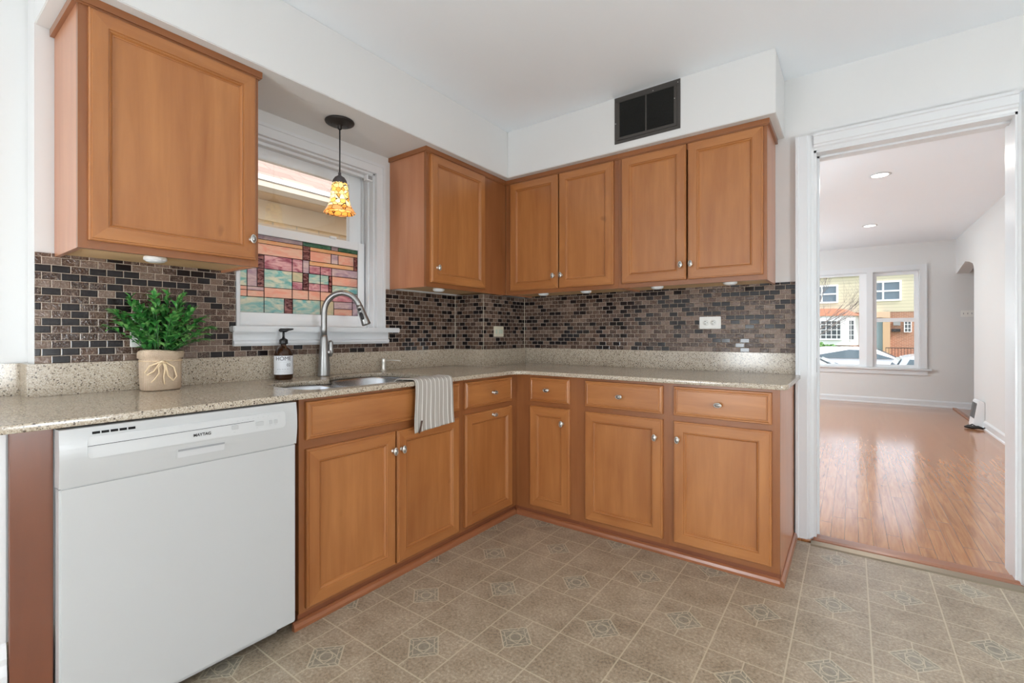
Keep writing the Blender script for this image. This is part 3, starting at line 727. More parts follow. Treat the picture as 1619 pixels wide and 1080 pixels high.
# built-in soap dispenser
t = thing('soap_dispenser', 'small built-in steel soap pump behind the large sink bowl', 'soap dispenser', (.06, -1.19, ZC))
m = MB(); m.lathe((.06, -1.19, ZC), [(.019, 0), (.019, .004), (.014, .008), (.0125, .012), (.0125, .05), (.0135, .054), (.0135, .072), (.011, .076)], 20); part('base', m, 'nickel', t)
m = MB(); m.tube([(.062, -1.188, ZC + .064), (.12, -1.150, ZC + .064), (.145, -1.133, ZC + .061)], [.0055, .0045, .004], 10); part('nozzle', m, 'nickel', t)

# amber soap bottle
bx, by = .085, -1.812
t = thing('soap_bottle', 'amber pump soap bottle with a white printed label by the sink', 'bottle', (bx, by, ZC))
prof = [(.036, 0), (.0405, .003), (.042, .010), (.042, .118), (.040, .132), (.033, .146), (.022, .157), (.0145, .162), (.013, .168), (.013, .176)]
m = MB(); m.lathe((bx, by, ZC), prof, 36); part('glass_body', m, 'amber', t)
m = MB(); seg = 40; a0 = -math.pi * .95
R0 = [];
for zz in (.026, .116):
    R0.append([(bx + .0425 * math.cos(a), by + .0425 * math.sin(a), ZC + zz) for a in [math.radians(-42 - 130 + 260 * k / seg) for k in range(seg + 1)]])
m.add(R0[0] + R0[1], [(k, k + 1, seg + 1 + k + 1, seg + 1 + k) for k in range(seg)], 0, True)
lab = part('paper_label', m, plain('label_paper', (226, 228, 232), .6), t, label='white label printed HOME')
def cyl_text(txt, size, ang0, z, parent, name='printing', r=.0430, stretch=1.0):
    cu = D.curves.new(name, 'FONT'); cu.body = txt; cu.size = size; cu.align_x = 'CENTER'; cu.extrude = 0
    o = D.objects.new(name, cu); COL.objects.link(o)
    me = D.meshes.new_from_object(o.evaluated_get(bpy.context.evaluated_depsgraph_get())); D.objects.remove(o)
    for v in me.vertices:
        a = ang0 + v.co.x * stretch / r; v.co = Vector((bx + r * math.cos(a), by + r * math.sin(a), ZC + z + v.co.y)) - wloc(parent)
    me.materials.clear(); me.materials.append(MAT['ink'])
    o = D.objects.new(name, me); COL.objects.link(o); o.parent = parent
av = math.atan2(cam.location.y - by, cam.location.x - bx)
cyl_text('HOME', .026, av, .094, lab); cyl_text('02', .020, av + .55, .065, lab); cyl_text('~ ~ ~ ~ ~', .013, av - .1, .048, lab); cyl_text('- - - - - - -', .010, av, .040, lab)
cyl_text('- - - - - - - - - -', .007, av, .084, lab); cyl_text('- - - - - -', .008, av + .35, .033, lab)
m = MB(); m.lathe((bx, by, ZC + .172), [(.0185, 0), (.0195, .004), (.0195, .020), (.016, .024), (.011, .027), (.0065, .029), (.0065, .034)], 24)
m.tube([(bx, by, ZC + .20), (bx, by, ZC + .236)], .0052, 12)
hd = Vector((.75, .66, 0)).normalized()
c0 = Vector((bx, by, ZC + .238))
m.tube([c0 - hd * .020, c0 - hd * .014 + Vector((0, 0, .001)), c0 + hd * .012 + Vector((0, 0, .001)), c0 + hd * .024 + Vector((0, 0, .005)), c0 + hd * .046 + Vector((0, 0, .007))], [.006, .0095, .0090, .006, .0038], 12); part('pump', m, 'black', t)

# potted plant in burlap
def burlap():
    n = NT('burlap'); co = n.obj()
    w1_ = n.n('TexWave', wave_type='BANDS', bands_direction='Z'); n.put(w1_.inputs['Vector'], co); w1_.inputs['Scale'].default_value = 75; w1_.inputs['Distortion'].default_value = 1
    w2_ = n.n('TexWave', wave_type='BANDS', bands_direction='Y'); n.put(w2_.inputs['Vector'], co); w2_.inputs['Scale'].default_value = 75; w2_.inputs['Distortion'].default_value = 1
    f = n.M('MULTIPLY', w1_.outputs[1], w2_.outputs[1]); g = n.noise(co, 60, 3)
    c = n.mix(n.M('ADD', n.M('MULTIPLY', f, .5), n.M('MULTIPLY', g, .4)), lin((186, 160, 134)), lin((240, 222, 200)))
    n.bump(f, .8, .002); return n.set(c, .9, spec=.15)
MAT['burlap'] = burlap()
px0, py0 = .105, -2.318
t = thing('potted_plant', 'bushy green artificial plant in a tied burlap pot on the counter', 'plant', (px0, py0, ZC))
def se(cx_, cy_, a, b_, z, seg=40, e=3.0, wob=0, ph=0):
    r = []
    for k in range(seg):
        th = 2 * math.pi * k / seg; c_, s_ = math.cos(th), math.sin(th)
        q = (abs(c_) ** e + abs(s_) ** e) ** (-1 / e); w_ = 1 + wob * math.sin(3 * th + ph) + wob * .6 * math.sin(7 * th + ph * 2)
        r.append((cx_ + a * q * c_ * w_, cy_ + b_ * q * s_ * w_, z + (wob * .12 * math.sin(2 * th + ph) if wob else 0)))
    return r
rot = math.radians(0)
R = [se(px0, py0, .050, .060, ZC + .0015), se(px0, py0, .054, .064, ZC + .006, wob=.006), se(px0, py0, .055, .0655, ZC + .06, wob=.01, ph=1), se(px0, py0, .056, .066, ZC + .118, wob=.012, ph=2), se(px0, py0, .055, .065, ZC + .124, wob=.012, ph=2),
     se(px0, py0, .061, .0715, ZC + .128, wob=.02, ph=2.5), se(px0, py0, .062, .073, ZC + .150, wob=.03, ph=3), se(px0, py0, .058, .069, ZC + .157, wob=.03, ph=3), se(px0, py0, .052, .062, ZC + .155, wob=.02, ph=3), se(px0, py0, .050, .060, ZC + .135)]
m = MB(); m.rings(R, 0, True, True, True); part('burlap_pot', m, 'burlap', t)
vd = Vector((cam.location.x - px0, cam.location.y - py0, 0)).normalized(); vr = Vector((-vd.y, vd.x, 0))
def pf(u, v, extra=.0):  # point on the front of the pot: u right, v up
    u *= 1.15; v = .115 - (.115 - v) * 1.12
    return Vector((px0, py0, ZC)) + vr * u + vd * (.0655 + extra + .006 * (1 - abs(u) / .05)) + Vector((0, 0, v))
m = MB()
R = se(px0, py0, .0572, .0672, ZC + .116); m.tube([Vector(p) for p in R] + [Vector(R[0])], .0016, 6)
m.tube([pf(.012, .115, .004), pf(-.005, .112, .008), pf(-.03, .10, .005), pf(-.042, .078, .003), pf(-.036, .070, .003), pf(-.018, .082, .004), pf(-.006, .104, .008), pf(.004, .116, .008)], .0031, 8)
m.tube([pf(.0, .115, .006), pf(.014, .112, .008), pf(.036, .095, .006), pf(.044, .062, .004), pf(.034, .048, .003), pf(.020, .066, .004), pf(.014, .10, .008), pf(.006, .116, .008)], .0031, 8)
m.tube([pf(.004, .115, .008), pf(-.006, .095, .006), pf(-.004, .075, .004), pf(-.018, .052, .003), pf(-.026, .044, .003)], .0027, 8)
m.tube([pf(.006, .115, .008), pf(.012, .09, .006), pf(.008, .06, .004), pf(.011, .036, .003)], .0027, 8)
m.tube([pf(-.004, .110, .010), pf(.004, .116, .012), pf(.012, .110, .010)], .0042, 8)
part('twine_bow', m, plain('jute_twine', (228, 204, 168), .9, noise=.2, scale=400), t)
def leafmat():
    n = NT('artificial_leaf'); f = n.noise(n.pos(), 38, 3)
    c = n.ramp(f, [(.3, lin((30, 92, 40))), (.5, lin((66, 140, 62))), (.7, lin((140, 190, 110)))])
    n.b.inputs['Subsurface Weight'].default_value = .0
    return n.set(c, .42, spec=.45)
MAT['leaf'] = leafmat(); MAT['stem'] = plain('green_stem', (46, 86, 42), .6)
rnd = random.Random(11)
lm = MB(); sm_ = MB()
def leaf(p, d, L, w, up):
    d = d.normalized(); s_ = d.cross(up)
    s_ = s_.normalized() if s_.length > .01 else Vector((1, 0, 0)); nn = s_.cross(d).normalized()
    pts = [p]
    for q, ww, cu_ in ((.25, .8, .05), (.5, 1.0, .06), (.78, .6, .0)):
        c_ = p + d * L * q + nn * L * cu_ - Vector((0, 0, L * q * q * .22))
        pts += [c_ - s_ * w * ww + nn * w * .35, c_ - nn * .0, c_ + s_ * w * ww + nn * w * .35]
    pts.append(p + d * L - Vector((0, 0, L * .25)))
    fs = [(0, 2, 1), (0, 3, 2), (1, 2, 5, 4), (2, 3, 6, 5), (4, 5, 8, 7), (5, 6, 9, 8), (7, 8, 10), (8, 9, 10)]
    lm.add(pts, fs, 0, True)
nst = 64
for i in range(nst):
    th = rnd.uniform(0, 2 * math.pi); el = rnd.uniform(.15, 1.35)
    out = math.cos(el * 1.15); upv = math.sin(el * 1.25) + .15
    rad = .040 * math.sqrt(rnd.random()); base = Vector((px0 + rad * math.cos(th), py0 + rad * math.sin(th), ZC + .14))
    Ls = rnd.uniform(.115, .165) * (1 + .42 * max(0, el - .5))
    dv = Vector((math.cos(th) * out * .80, math.sin(th) * out * 1.08, upv * .92)).normalized()
    if dv.x < 0: dv.x *= .25
    P_ = [base + dv * Ls * q + Vector((0, 0, Ls * (.45 * q - .35 * q * q))) for q in [k / 6 for k in range(7)]]
    P_ = [Vector((max(p.x, .022), p.y, p.z)) for p in P_]
    sm_.tube(P_, [.0016] * 6 + [.0008], 5)
    for k in range(1, 7):
        for sgn in (-1, 1):
            for _ in range(1):
                dd = (P_[k] - P_[k - 1]).normalized(); sd = dd.cross(Vector((rnd.uniform(-.4, .4), rnd.uniform(-.4, .4), 1))).normalized()
                pp = P_[k] - dd * rnd.uniform(0, .01)
                leaf(pp, dd * .85 + sd * sgn * .75 + Vector((0, 0, rnd.uniform(-.1, .35))), rnd.uniform(.034, .052), rnd.uniform(.0065, .0095), Vector((rnd.uniform(-.3, .3), rnd.uniform(-.3, .3), 1)))
    leaf(P_[-1], (P_[-1] - P_[-2]), .042, .007, Vector((0, 0, 1)))
lm.v = [(max(p[0], .014 + .3 * max(0, .014 - p[0]) * 0), p[1], p[2]) for p in lm.v]
part('foliage', lm, 'leaf', t); part('stems', sm_, 'stem', t)

# ================================================================== TOWEL
def towelmat():
    n = NT('striped_linen'); uv = n.n('UVMap').outputs[0]; U = n.sep(uv)
    s_ = n.M('FRACT', n.M('MULTIPLY', U[0], 9.0)); st = n.M('LESS_THAN', n.M('ABSOLUTE', n.M('SUBTRACT', s_, .5)), .075)
    c = n.mix(st, lin((176, 170, 162)), lin((236, 234, 230)))
    f = n.noise(n.mapping(uv, (260, 260, 1)), 1, 2); c = n.mix(n.M('MULTIPLY', f, .25), c, lin((146, 140, 132)))
    n.bump(f, .3, .001); return n.set(c, .9, spec=.15)
MAT['towel'] = towelmat()
t = thing('dish_towel', 'grey striped linen towel draped over the counter edge at the sink', 'towel', (EX, -1.40, ZC))
NU, NV = 40, 46
Y0, Y1 = -1.517, -1.272
vs = []; uvs = []
# path down the sink and over the edge: arc-length rows
pathT = []
for k in range(NV + 1):
    s_ = k / NV * .46
    if s_ < .05: x, z = .575 + s_ * .55, ZC - .022 + s_ * .62
    elif s_ < .125: x, z = .6025 + (s_ - .05) * 1.0, ZC + .0075
    elif s_ < .165:
        a = (s_ - .125) / .04 * math.pi / 2; x, z = .6775 + .0205 * math.sin(a), ZC - .0125 + .020 * math.cos(a)
    else: x, z = .698 + .0, ZC - .0125 - (s_ - .165) * .72
    pathT.append((x, z, s_))
for j, (x, z, s_) in enumerate(pathT):
    for i in range(NU + 1):
        u = i / NU; y = Y0 + (Y1 - Y0) * u
        hang = max(0, (s_ - .165) / .295)
        y += (.006 * math.sin(j * .13) * hang) + (u - .5) * (.018 * hang)
        if s_ < .12: y -= (1 - s_ / .12) * .045 * (1 - u)
        fold = .0026 * hang * math.sin(u * 15 + 1.2 + hang) + .0012 * hang * math.sin(u * 31)
        zz = z + .0015 * math.sin(u * 14) * (1 - hang) + hang * (.014 * (u - .5) - .004)
        vs.append((x + abs(fold) * 1.4 + .003 * hang, y, zz)); uvs.append((u, s_ * 2))
m = MB(); fs = []
for j in range(NV):
    for i in range(NU): fs.append((j * (NU + 1) + i, j * (NU + 1) + i + 1, (j + 1) * (NU + 1) + i + 1, (j + 1) * (NU + 1) + i))
m.add(vs, fs, 0, True)
o = part('cloth', m, 'towel', t)
uvl = o.data.uv_layers.new(name='UVMap')
for lp in o.data.loops: uvl.data[lp.index].uv = uvs[lp.vertex_index]
mod = o.modifiers.new('thick', 'SOLIDIFY'); mod.thickness = .003; mod.offset = 1
m = MB(); m.tube([(.716, -1.494, .700), (.718, -1.500, .680), (.714, -1.508, .652), (.711, -1.505, .646), (.710, -1.498, .668)], .0034, 8)
m.tube([(.712, -1.489, .702), (.714, -1.496, .680), (.712, -1.503, .652)], .0032, 8); part('leather_loop', m, plain('leather', (78, 52, 40), .6), t)

# ================================================================== DISHWASHER + END PANEL
t = thing('dishwasher', 'white built-in dishwasher under the counter', 'dishwasher', (.38, -2.40, .0))
m = MB(); m.box(.03, .655, -2.700, -2.095, .09, .855); m.box(.56, .60, -2.700, -2.095, .0, .09, 1); part('tub_body', m, ['appl', 'dark'], t)
DWX = .700; y0, y1 = -2.715, -2.090
m = MB(); m.box(.655, DWX - .002, y0 + .001, y1 - .001, .064, .7085); part('door_panel', m, 'appl', t, bevel=.004)
m = MB(); m.box(.601, .625, -2.690, -2.120, .012, .062); part('kick_plate', m, 'appl2', t, bevel=.003)
# control fascia with curved front (profile in x,z)
fx = lambda z: DWX + .006 * math.sin(math.pi * (z - .709) / .149)
m = MB(); prof = [(.655, .709)] + [(DWX + (.000 if q == 0 else .007 * math.sin(math.pi * q)), .709 + .149 * q) for q in [k / 12 for k in range(13)]] + [(.655, .858)]
m.prism(prof, 'Y', y0, y1); fa = part('control_fascia', m, 'appl', t)
fxz = lambda z: DWX + .007 * math.sin(math.pi * max(0, min(1, (z - .709) / .149)))
def on_fascia(poly, d, mm, mi=0):  # poly in (y,z)
    mm.rings([[(fxz(z) - .003, y, z) for y, z in poly], [(fxz(z) + d, y, z) for y, z in poly]], mi, False)
def rrect(a, b_, c, d_, r, n=5):
    return [(x, y) for cx_, cy_, s_ in ((b_ - r, c + r, -90), (b_ - r, d_ - r, 0), (a + r, d_ - r, 90), (a + r, c + r, 180)) for x, y in arc(cx_, cy_, r, s_, s_ + 90, n)]
m = MB()
yy = [-2.660 + k * (.527 / 12) for k in range(13)]
for a, b_ in zip(yy[:-1], yy[1:]):
    pass
P0 = rrect(-2.661, -2.134, .776, .833, .012)
on_fascia(P0, .0022, m); part('control_panel', m, 'appl2', fa, bevel=0)
m = MB()
for k in range(5): on_fascia([(-2.651 + k * .0190, .8390), (-2.635 + k * .0190, .8390), (-2.635 + k * .0190, .8455), (-2.651 + k * .0190, .8455)], .0006, m)
part('vent_slots', m, 'void', fa)
m = MB()
on_fascia([(-2.661, .8085), (-2.24, .8125), (-2.24, .8135), (-2.661, .8095)], .0027, m)
part('accent_line', m, 'ink', fa)
m = MB(); hz0, hz1 = .734, .7635
hp = rrect(-2.4625, -2.326, .730, .764, .004)
on_fascia(hp, .0008, m); hp2 = rrect(-2.458, -2.331, .735, .7605, .003)
on_fascia(hp2, .0012, m, 1); on_fascia([(-2.458, .7535), (-2.331, .7535), (-2.331, .760), (-2.458, .760)], .0016, m, 2)
part('handle_recess', m, ['appl', plain('recess_shade_grey', (196, 197, 198), .4), 'grey'], fa)
def flat_text(txt, size, y, z, d, parent, mat='ink', name='lettering', sx=1.0):
    cu = D.curves.new(name, 'FONT'); cu.body = txt; cu.size = size; cu.extrude = 0; cu.offset = .00025 if size > .01 else 0
    o = D.objects.new(name, cu); COL.objects.link(o)
    me = D.meshes.new_from_object(o.evaluated_get(bpy.context.evaluated_depsgraph_get())); D.objects.remove(o)
    for v in me.vertices: v.co = Vector((fxz(z) + d, y + v.co.x * sx, z + v.co.y)) - wloc(parent)
    me.materials.clear(); me.materials.append(MAT[mat]); o = D.objects.new(name, me); COL.objects.link(o); o.parent = parent
flat_text('MAYTAG', .0125, -2.419, .7915, .0030, fa, sx=.95)
MAT['ink2'] = plain('grey_ink', (110, 112, 116), .6)
for k, tx in enumerate(('---', '----', '---', '----', '---', '---', '----', '---')): flat_text(tx, .0048, -2.312 + k * .0165, .819 + k * .0004, .0030, fa, 'ink2')
flat_text('----', .005, -2.306, .785, .0030, fa, 'ink2'); flat_text('----', .005, -2.235, .788, .0030, fa, 'ink2'); flat_text('----', .005, -2.192, .789, .0030, fa, 'ink2'); flat_text('----', .005, -2.172, .7895, .0030, fa, 'ink2')
flat_text('----', .0045, -2.160, .8165, .0030, fa, 'ink2')
for yb, w_ in ((-2.300, .020), (-2.222, .026), (-2.186, .012), (-2.168, .012)):
    m = MB(); on_fascia(rrect(yb - w_ / 2, yb + w_ / 2, .794, .808, .003, 3), .0034, m); part('button', m, 'appl', fa)
# brown end panel
m = MB(); m.box(.625, FX, -2.794, -2.7165, .0, BT); single('end_panel', m, 'endpanel', 'dark reddish brown wood panel left of the dishwasher', 'panel', (.64, -2.755, 0), bevel=.001)

# ================================================================== PENDANT
lx, ly = .205, -1.583
t = thing('pendant_lamp', 'small pendant lamp with amber mosaic glass shade in front of the window', 'lamp', (lx, ly, SZ - .0005))
m = MB(); m.lathe((lx, ly, SZ - .0005), [(.070, 0), (.072, -.004), (.070, -.010), (.060, -.015), (.020, -.020), (.010, -.023), (.010, -.040), (.006, -.044)], 36)
for sx_ in (-1, 1): m.lathe((lx + .012 * sx_, ly + .040 * sx_, SZ - .015), [(.0045, 0), (.0045, -.008), (.002, -.010)], 10)
part('canopy', m, 'bronze', t)
m = MB(); m.tube([(lx, ly, SZ - .04), (lx + .001, ly, 2.05), (lx, ly, 1.912)], .0035, 8); part('cord', m, 'black', t)
m = MB(); m.lathe((lx, ly, 1.878), [(.036, -.006), (.036, .0), (.033, .014), (.024, .028), (.012, .036), (.0075, .040), (.0075, .052), (.004, .056)], 28); part('socket_cap', m, plain('cap_grey', (74, 68, 70), .6), t)
def tiffany():
    n = NT('amber_mosaic_glass'); co = n.obj(); X, Y, Z = n.sep(co)[:3]
    # angular / height coordinates
    a = n.M('ARCTAN2', Y, X); vec = n.comb(n.M('MULTIPLY', a, 1.0), n.M('MULTIPLY', Z, 26.0), 0.0)
    v = n.n('TexVoronoi', feature='DISTANCE_TO_EDGE'); n.put(v.inputs['Vector'], vec); v.inputs['Scale'].default_value = 1.9; v.inputs['Randomness'].default_value = .75
    vc = n.n('TexVoronoi'); n.put(vc.inputs['Vector'], vec); vc.inputs['Scale'].default_value = 1.9; vc.inputs['Randomness'].default_value = .75
    s_ = n.n('SeparateColor'); n.put(s_.inputs[0], vc.outputs['Color'])
    rim = n.M('LESS_THAN', Z, -.440)
    c = n.ramp(s_.outputs[0], [(0, lin((244, 214, 130))), (.35, lin((250, 232, 176))), (.7, lin((240, 190, 92))), (.88, lin((222, 150, 60)))], 'CONSTANT')
    c = n.mix(n.M('MULTIPLY', rim, .8), c, lin((206, 116, 30)))
    edge = n.M('LESS_THAN', v.outputs[0], .045)
    c2 = n.mix(edge, c, lin((56, 36, 22)))
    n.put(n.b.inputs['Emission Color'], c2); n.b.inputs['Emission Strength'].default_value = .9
    n.b.inputs['Transmission Weight'].default_value = 0
    return n.set(c2, .2, spec=.6)
sh = []
for k in range(15):
    q = k / 14; z = 1.874 - .150 * q; r = .034 + .016 * q ** .7 + (.026 * max(0, (q - .55) / .45) ** 1.8); sh.append((r, z - 1.874))
seg = 48; R = []
for r, h in sh: R.append([(lx + r * math.cos(2 * math.pi * k / seg) * (1 + (.012 * math.cos(8 * 2 * math.pi * k / seg)) * (h < -.12)), ly + r * math.sin(2 * math.pi * k / seg) * (1 + (.012 * math.cos(8 * 2 * math.pi * k / seg)) * (h < -.12)), 1.874 + h) for k in range(seg)])
m = MB(); m.rings(R, 0, True, False, False); o = part('glass_shade', m, tiffany(), t); mod = o.modifiers.new('t', 'SOLIDIFY'); mod.thickness = .003
m = MB(); m.lathe((lx, ly, 1.79), [(.004, .04), (.014, .03), (.018, 0), (.012, -.015), (.003, -.02)], 16)
def emis(name, c, s_):
    n = NT(name); n.put(n.b.inputs['Emission Color'], lin(c)); n.b.inputs['Emission Strength'].default_value = s_; return n.set(lin(c), .5)
part('bulb', m, emis('warm_bulb', (255, 226, 180), 30.0), t)

# ================================================================== VENT GRILLE
t = thing('vent_grille', 'dark bronze return air grille high on the soffit', 'vent', (1.37, -.3792, 2.236))
x0, x1, z0, z1 = 1.181, 1.566, 2.236, 2.510; yv = -.3792
m = MB()
for i, (w_, d0, d1_) in enumerate(((.022, 0, .004), (.016, .0, .009))):
    a = 0 if i == 0 else .018
    A0, A1, B0, B1 = x0 + a, x1 - a, z0 + a, z1 - a
    m.box(A0, A1, yv - d1_, yv, B0, B0 + w_); m.box(A0, A1, yv - d1_, yv, B1 - w_, B1); m.box(A0, A0 + w_, yv - d1_, yv, B0 + w_, B1 - w_); m.box(A1 - w_, A1, yv - d1_, yv, B0 + w_, B1 - w_)
m.box((x0 + x1) / 2 - .004, (x0 + x1) / 2 + .004, yv - .009, yv - .001, z0 + .03, z1 - .03)
part('frame', m, 'iron', t, bevel=.001)
m = MB(); m.box(x0 + .03, x1 - .03, yv - .0015, yv - .0002, z0 + .03, z1 - .03); part('duct_dark_sheet', m, 'void', t)  # flat black sheet stands in for the unlit duct behind the louvers
m = MB(); nl = 26
for k in range(nl):
    z = z0 + .037 + (z1 - z0 - .074) * k / (nl - 1); m.add([(x0 + .034, yv - .0065, z + .002), (x1 - .034, yv - .0065, z + .002), (x1 - .034, yv - .002, z - .002), (x0 + .034, yv - .002, z - .002)], [(0, 1, 2, 3)])
part('louvers', m, plain('louver_dark', (26, 27, 25), .6), t)
for x, z in ((x0 + .009, z0 + .12), (x1 - .03, z0 + .17), (x0 + .235, z1 - .025), (x1 - .012, z1 - .02)):
    m = MB(); m.lathe((x, yv - .008, z), [(.003, 0), (.002, .0015)], 8, axis='Y'); part('screw', m, 'nickel', t)

# ================================================================== OUTLETS AND SWITCHES
def outlet_plate(name, label, ax, pl, u0, u1, z0, z1, mat='plate', devices=2, horiz=True):
    t = thing(name, label, 'outlet' if 'outlet' in name else 'switch', pt(ax, pl, (u0 + u1) / 2, z0, 0), None)
    m = MB(); p, q = pt(ax, pl, u0, z0, 0), pt(ax, pl, u1, z1, .006); m.box(p[0], q[0], p[1], q[1], p[2], q[2]); part('cover_plate', m, mat, t, bevel=.0025)
    return t
def slots(t, ax, pl, cu, cz):
    m = MB()
    def bb(u, z, w_, h_):
        p, q = pt(ax, pl, u - w_ / 2, z - h_ / 2, .0062), pt(ax, pl, u + w_ / 2, z + h_ / 2, .0084); m.box(p[0], q[0], p[1], q[1], p[2], q[2])
    bb(cu, cz + .007, .009, .0025); bb(cu, cz - .007, .009, .0025)
    m.lathe(pt(ax, pl, cu + .011, cz, .0062), [(.0024, 0), (.0024, .0022)], 10, axis=ax if ax == 'X' else 'Y')
    part('socket_slots', m, 'ink', t)
def faces(t, ax, pl, cu, cz, r=.0165, mat='plate'):
    m = MB(); m.lathe(pt(ax, pl, cu, cz, .005), [(r, 0), (r, .0022), (r * .95, .003)], 22, axis=ax if ax == 'X' else 'Y'); part('socket_face', m, mat, t)
t = outlet_plate('wall_outlet', 'white double outlet on the back wall mosaic tile', 'Y', -.010, 1.573, 1.696, 1.137, 1.210)
for cu_ in (1.608, 1.650): faces(t, 'Y', -.010, cu_ + .0035, 1.1735); slots(t, 'Y', -.010, cu_, 1.1735)
t = outlet_plate('light_switch', 'almond switch plate on the corner chase tile', 'X', .272, -.397, -.285, 1.086, 1.160, 'almond')
for yb in (-.375, -.335, -.312):
    m = MB(); m.box(.276, .281, yb - .006, yb + .010, 1.108, 1.138); part('rocker', m, plain('rocker_grey', (190, 200, 184), .4), t, bevel=.001)
t = outlet_plate('wall_outlet', 'white outlet plate half hidden behind the potted plant', 'X', .010, -2.392, -2.318, 1.052, 1.170)
faces(t, 'X', .010, -2.355, 1.13); faces(t, 'X', .010, -2.355, 1.09)
t = outlet_plate('light_switch', 'white triple switch plate on the far wall right of the living room window', 'Y', LY1, 3.63, 3.775, 1.36, 1.455)
for k in range(3):
    m = MB(); m.box(3.655 + k * .044, 3.662 + k * .044, LY1 - .014, LY1 - .005, 1.396, 1.420); part('toggle', m, 'grey', t)

# ================================================================== LIVING ROOM WINDOW
m = MB()
yc = LY1
m.box(WXL - .08, WXR + .085, yc - .018, yc, LWZ1 + .0, LWZ1 + .075); m.box(WXL - .08, WXL, yc - .018, yc, LWZ0, LWZ1); m.box(WXR, WXR + .085, yc - .018, yc, LWZ0, LWZ1)
m.box(WXR + .06, WXR + .085, yc - .026, yc - .018, LWZ0, LWZ1 + .075); m.box(2.525, 2.605, yc - .018, yc + .02, LWZ0, LWZ1)
m.box(WXL - .12, WXR + .135, yc - .05, yc + .1, LWZ0 - .03, LWZ0 - .004); m.box(WXL - .08, WXR + .09, yc - .02, yc, LWZ0 - .105, LWZ0 - .03)
m.box(WXL, WXL + .02, yc, yc + .2, LWZ0, LWZ1); m.box(WXR - .012, WXR, yc, yc + .2, LWZ0, LWZ1); m.box(WXL, WXR, yc, yc + .2, LWZ1 - .012, LWZ1); m.box(2.525, 2.605, yc + .02, yc + .2, LWZ0, LWZ1)
w2 = struct('window_2', m, 'trim', bevel=.002)
def lsash(nm, x0, x1, z0, z1, st, br, tr, y, gl):
    m = MB(); m.box(x0, x0 + st, y, y + .035, z0, z1); m.box(x1 - st, x1, y, y + .035, z0, z1); m.box(x0 + st, x1 - st, y, y + .035, z0, z0 + br); m.box(x0 + st, x1 - st, y, y + .035, z1 - tr, z1)
    s_ = part(nm, m, 'vinyl_white', w2, bevel=.002)
    g = MB(); g.box(x0 + st, x1 - st, y + .015, y + .019, z0 + br, z1 - tr); part('pane', g, 'glass', s_)
lsash('fixed_sash', WXL + .02, 2.525, LWZ0, LWZ1 - .012, .095, .03, .03, yc + .03, 0)
lsash('lower_sash', 2.605, WXR - .012, LWZ0, 1.36, .050, .045, .06, yc + .03, 0)
lsash('upper_sash', 2.605, WXR - .012, 1.30, LWZ1 - .012, .050, .06, .05, yc + .07, 0)

# downlights
def downlight(x, y, label, vis=True):
    t = thing('recessed_downlight', label, 'light', (x, y, CZ - .0005), 'recessed ceiling downlights')
    m = MB(); m.lathe((x, y, CZ - .0005), [(.062, 0), (.078, -.001), (.080, -.004), (.074, -.006), (.062, -.005)], 28, cap=False); m.rings([[(x + r * math.cos(2 * math.pi * k / 28), y + r * math.sin(2 * math.pi * k / 28), CZ - .001) for k in range(28)] for r in (.062, .08)], 0, False, False, False); part('trim_ring', m, 'trim', t)
    m = MB(); m.lathe((x, y, CZ - .001), [(.061, 0), (.061, -.003), (.055, -.0045)], 28); part('lamp_face', m, emis('led_face', (255, 252, 246), 5.0), t)
    area_lamp('downlight_lamp', (x, y, CZ - .012), .11, LIVING_LAMP_W, t)
downlight(2.53, 2.26, 'nearest recessed downlight on the living room ceiling')
downlight(2.52, 4.63, 'farther recessed downlight on the living room ceiling toward the window')
downlight(.4, 2.26, 'recessed downlight in the hidden left half of the living room, nearer the kitchen')
downlight(.4, 4.63, 'recessed downlight in the hidden left half of the living room, by the window')

# floor register / heater and black cable
t = thing('floor_register', 'white sloped floor register against the living room right wall', 'register', (3.53, 4.70, .004))
m = MB(); m.prism([(3.484, .004), (3.579, .004), (3.579, .30), (3.572, .315), (3.530, .33), (3.520, .325), (3.480, .03)], 'Y', 4.60, 4.86); part('housing', m, 'vinyl_white', t, bevel=.006)
m = MB()
for k in range(22):
    q = .30 + .58 * k / 21
    for ya, yb in ((4.62, 4.72), (4.74, 4.84)):
        xx = 3.482 + (3.519 - 3.482) * q; zz = .03 + .295 * q
        m.box(xx - .005, xx + .003, ya, yb, zz - .0035, zz + .0035)
part('grille_slots', m, plain('grille_grey', (104, 104, 106), .5), t)
m = MB()
pts_ = [(3.40, 4.56, .02), (3.43, 4.545, .028), (3.47, 4.53, .022), (3.51, 4.52, .03), (3.55, 4.50, .02)]
m.tube(pts_, [.010, .022, .020, .018, .010], 10); m.tube([(3.42, 4.58, .02), (3.47, 4.58, .05), (3.50, 4.55, .03), (3.46, 4.52, .024)], .008, 8)
m.tube([(3.54, 4.51, .02), (3.56, 4.49, .03), (3.565, 4.515, .03), (3.55, 4.53, .02)], .007, 8)
single('cable_bundle', m, 'black', 'black coiled cable bundle on the wood floor beside the white register', 'cable', (3.47, 4.54, .004))

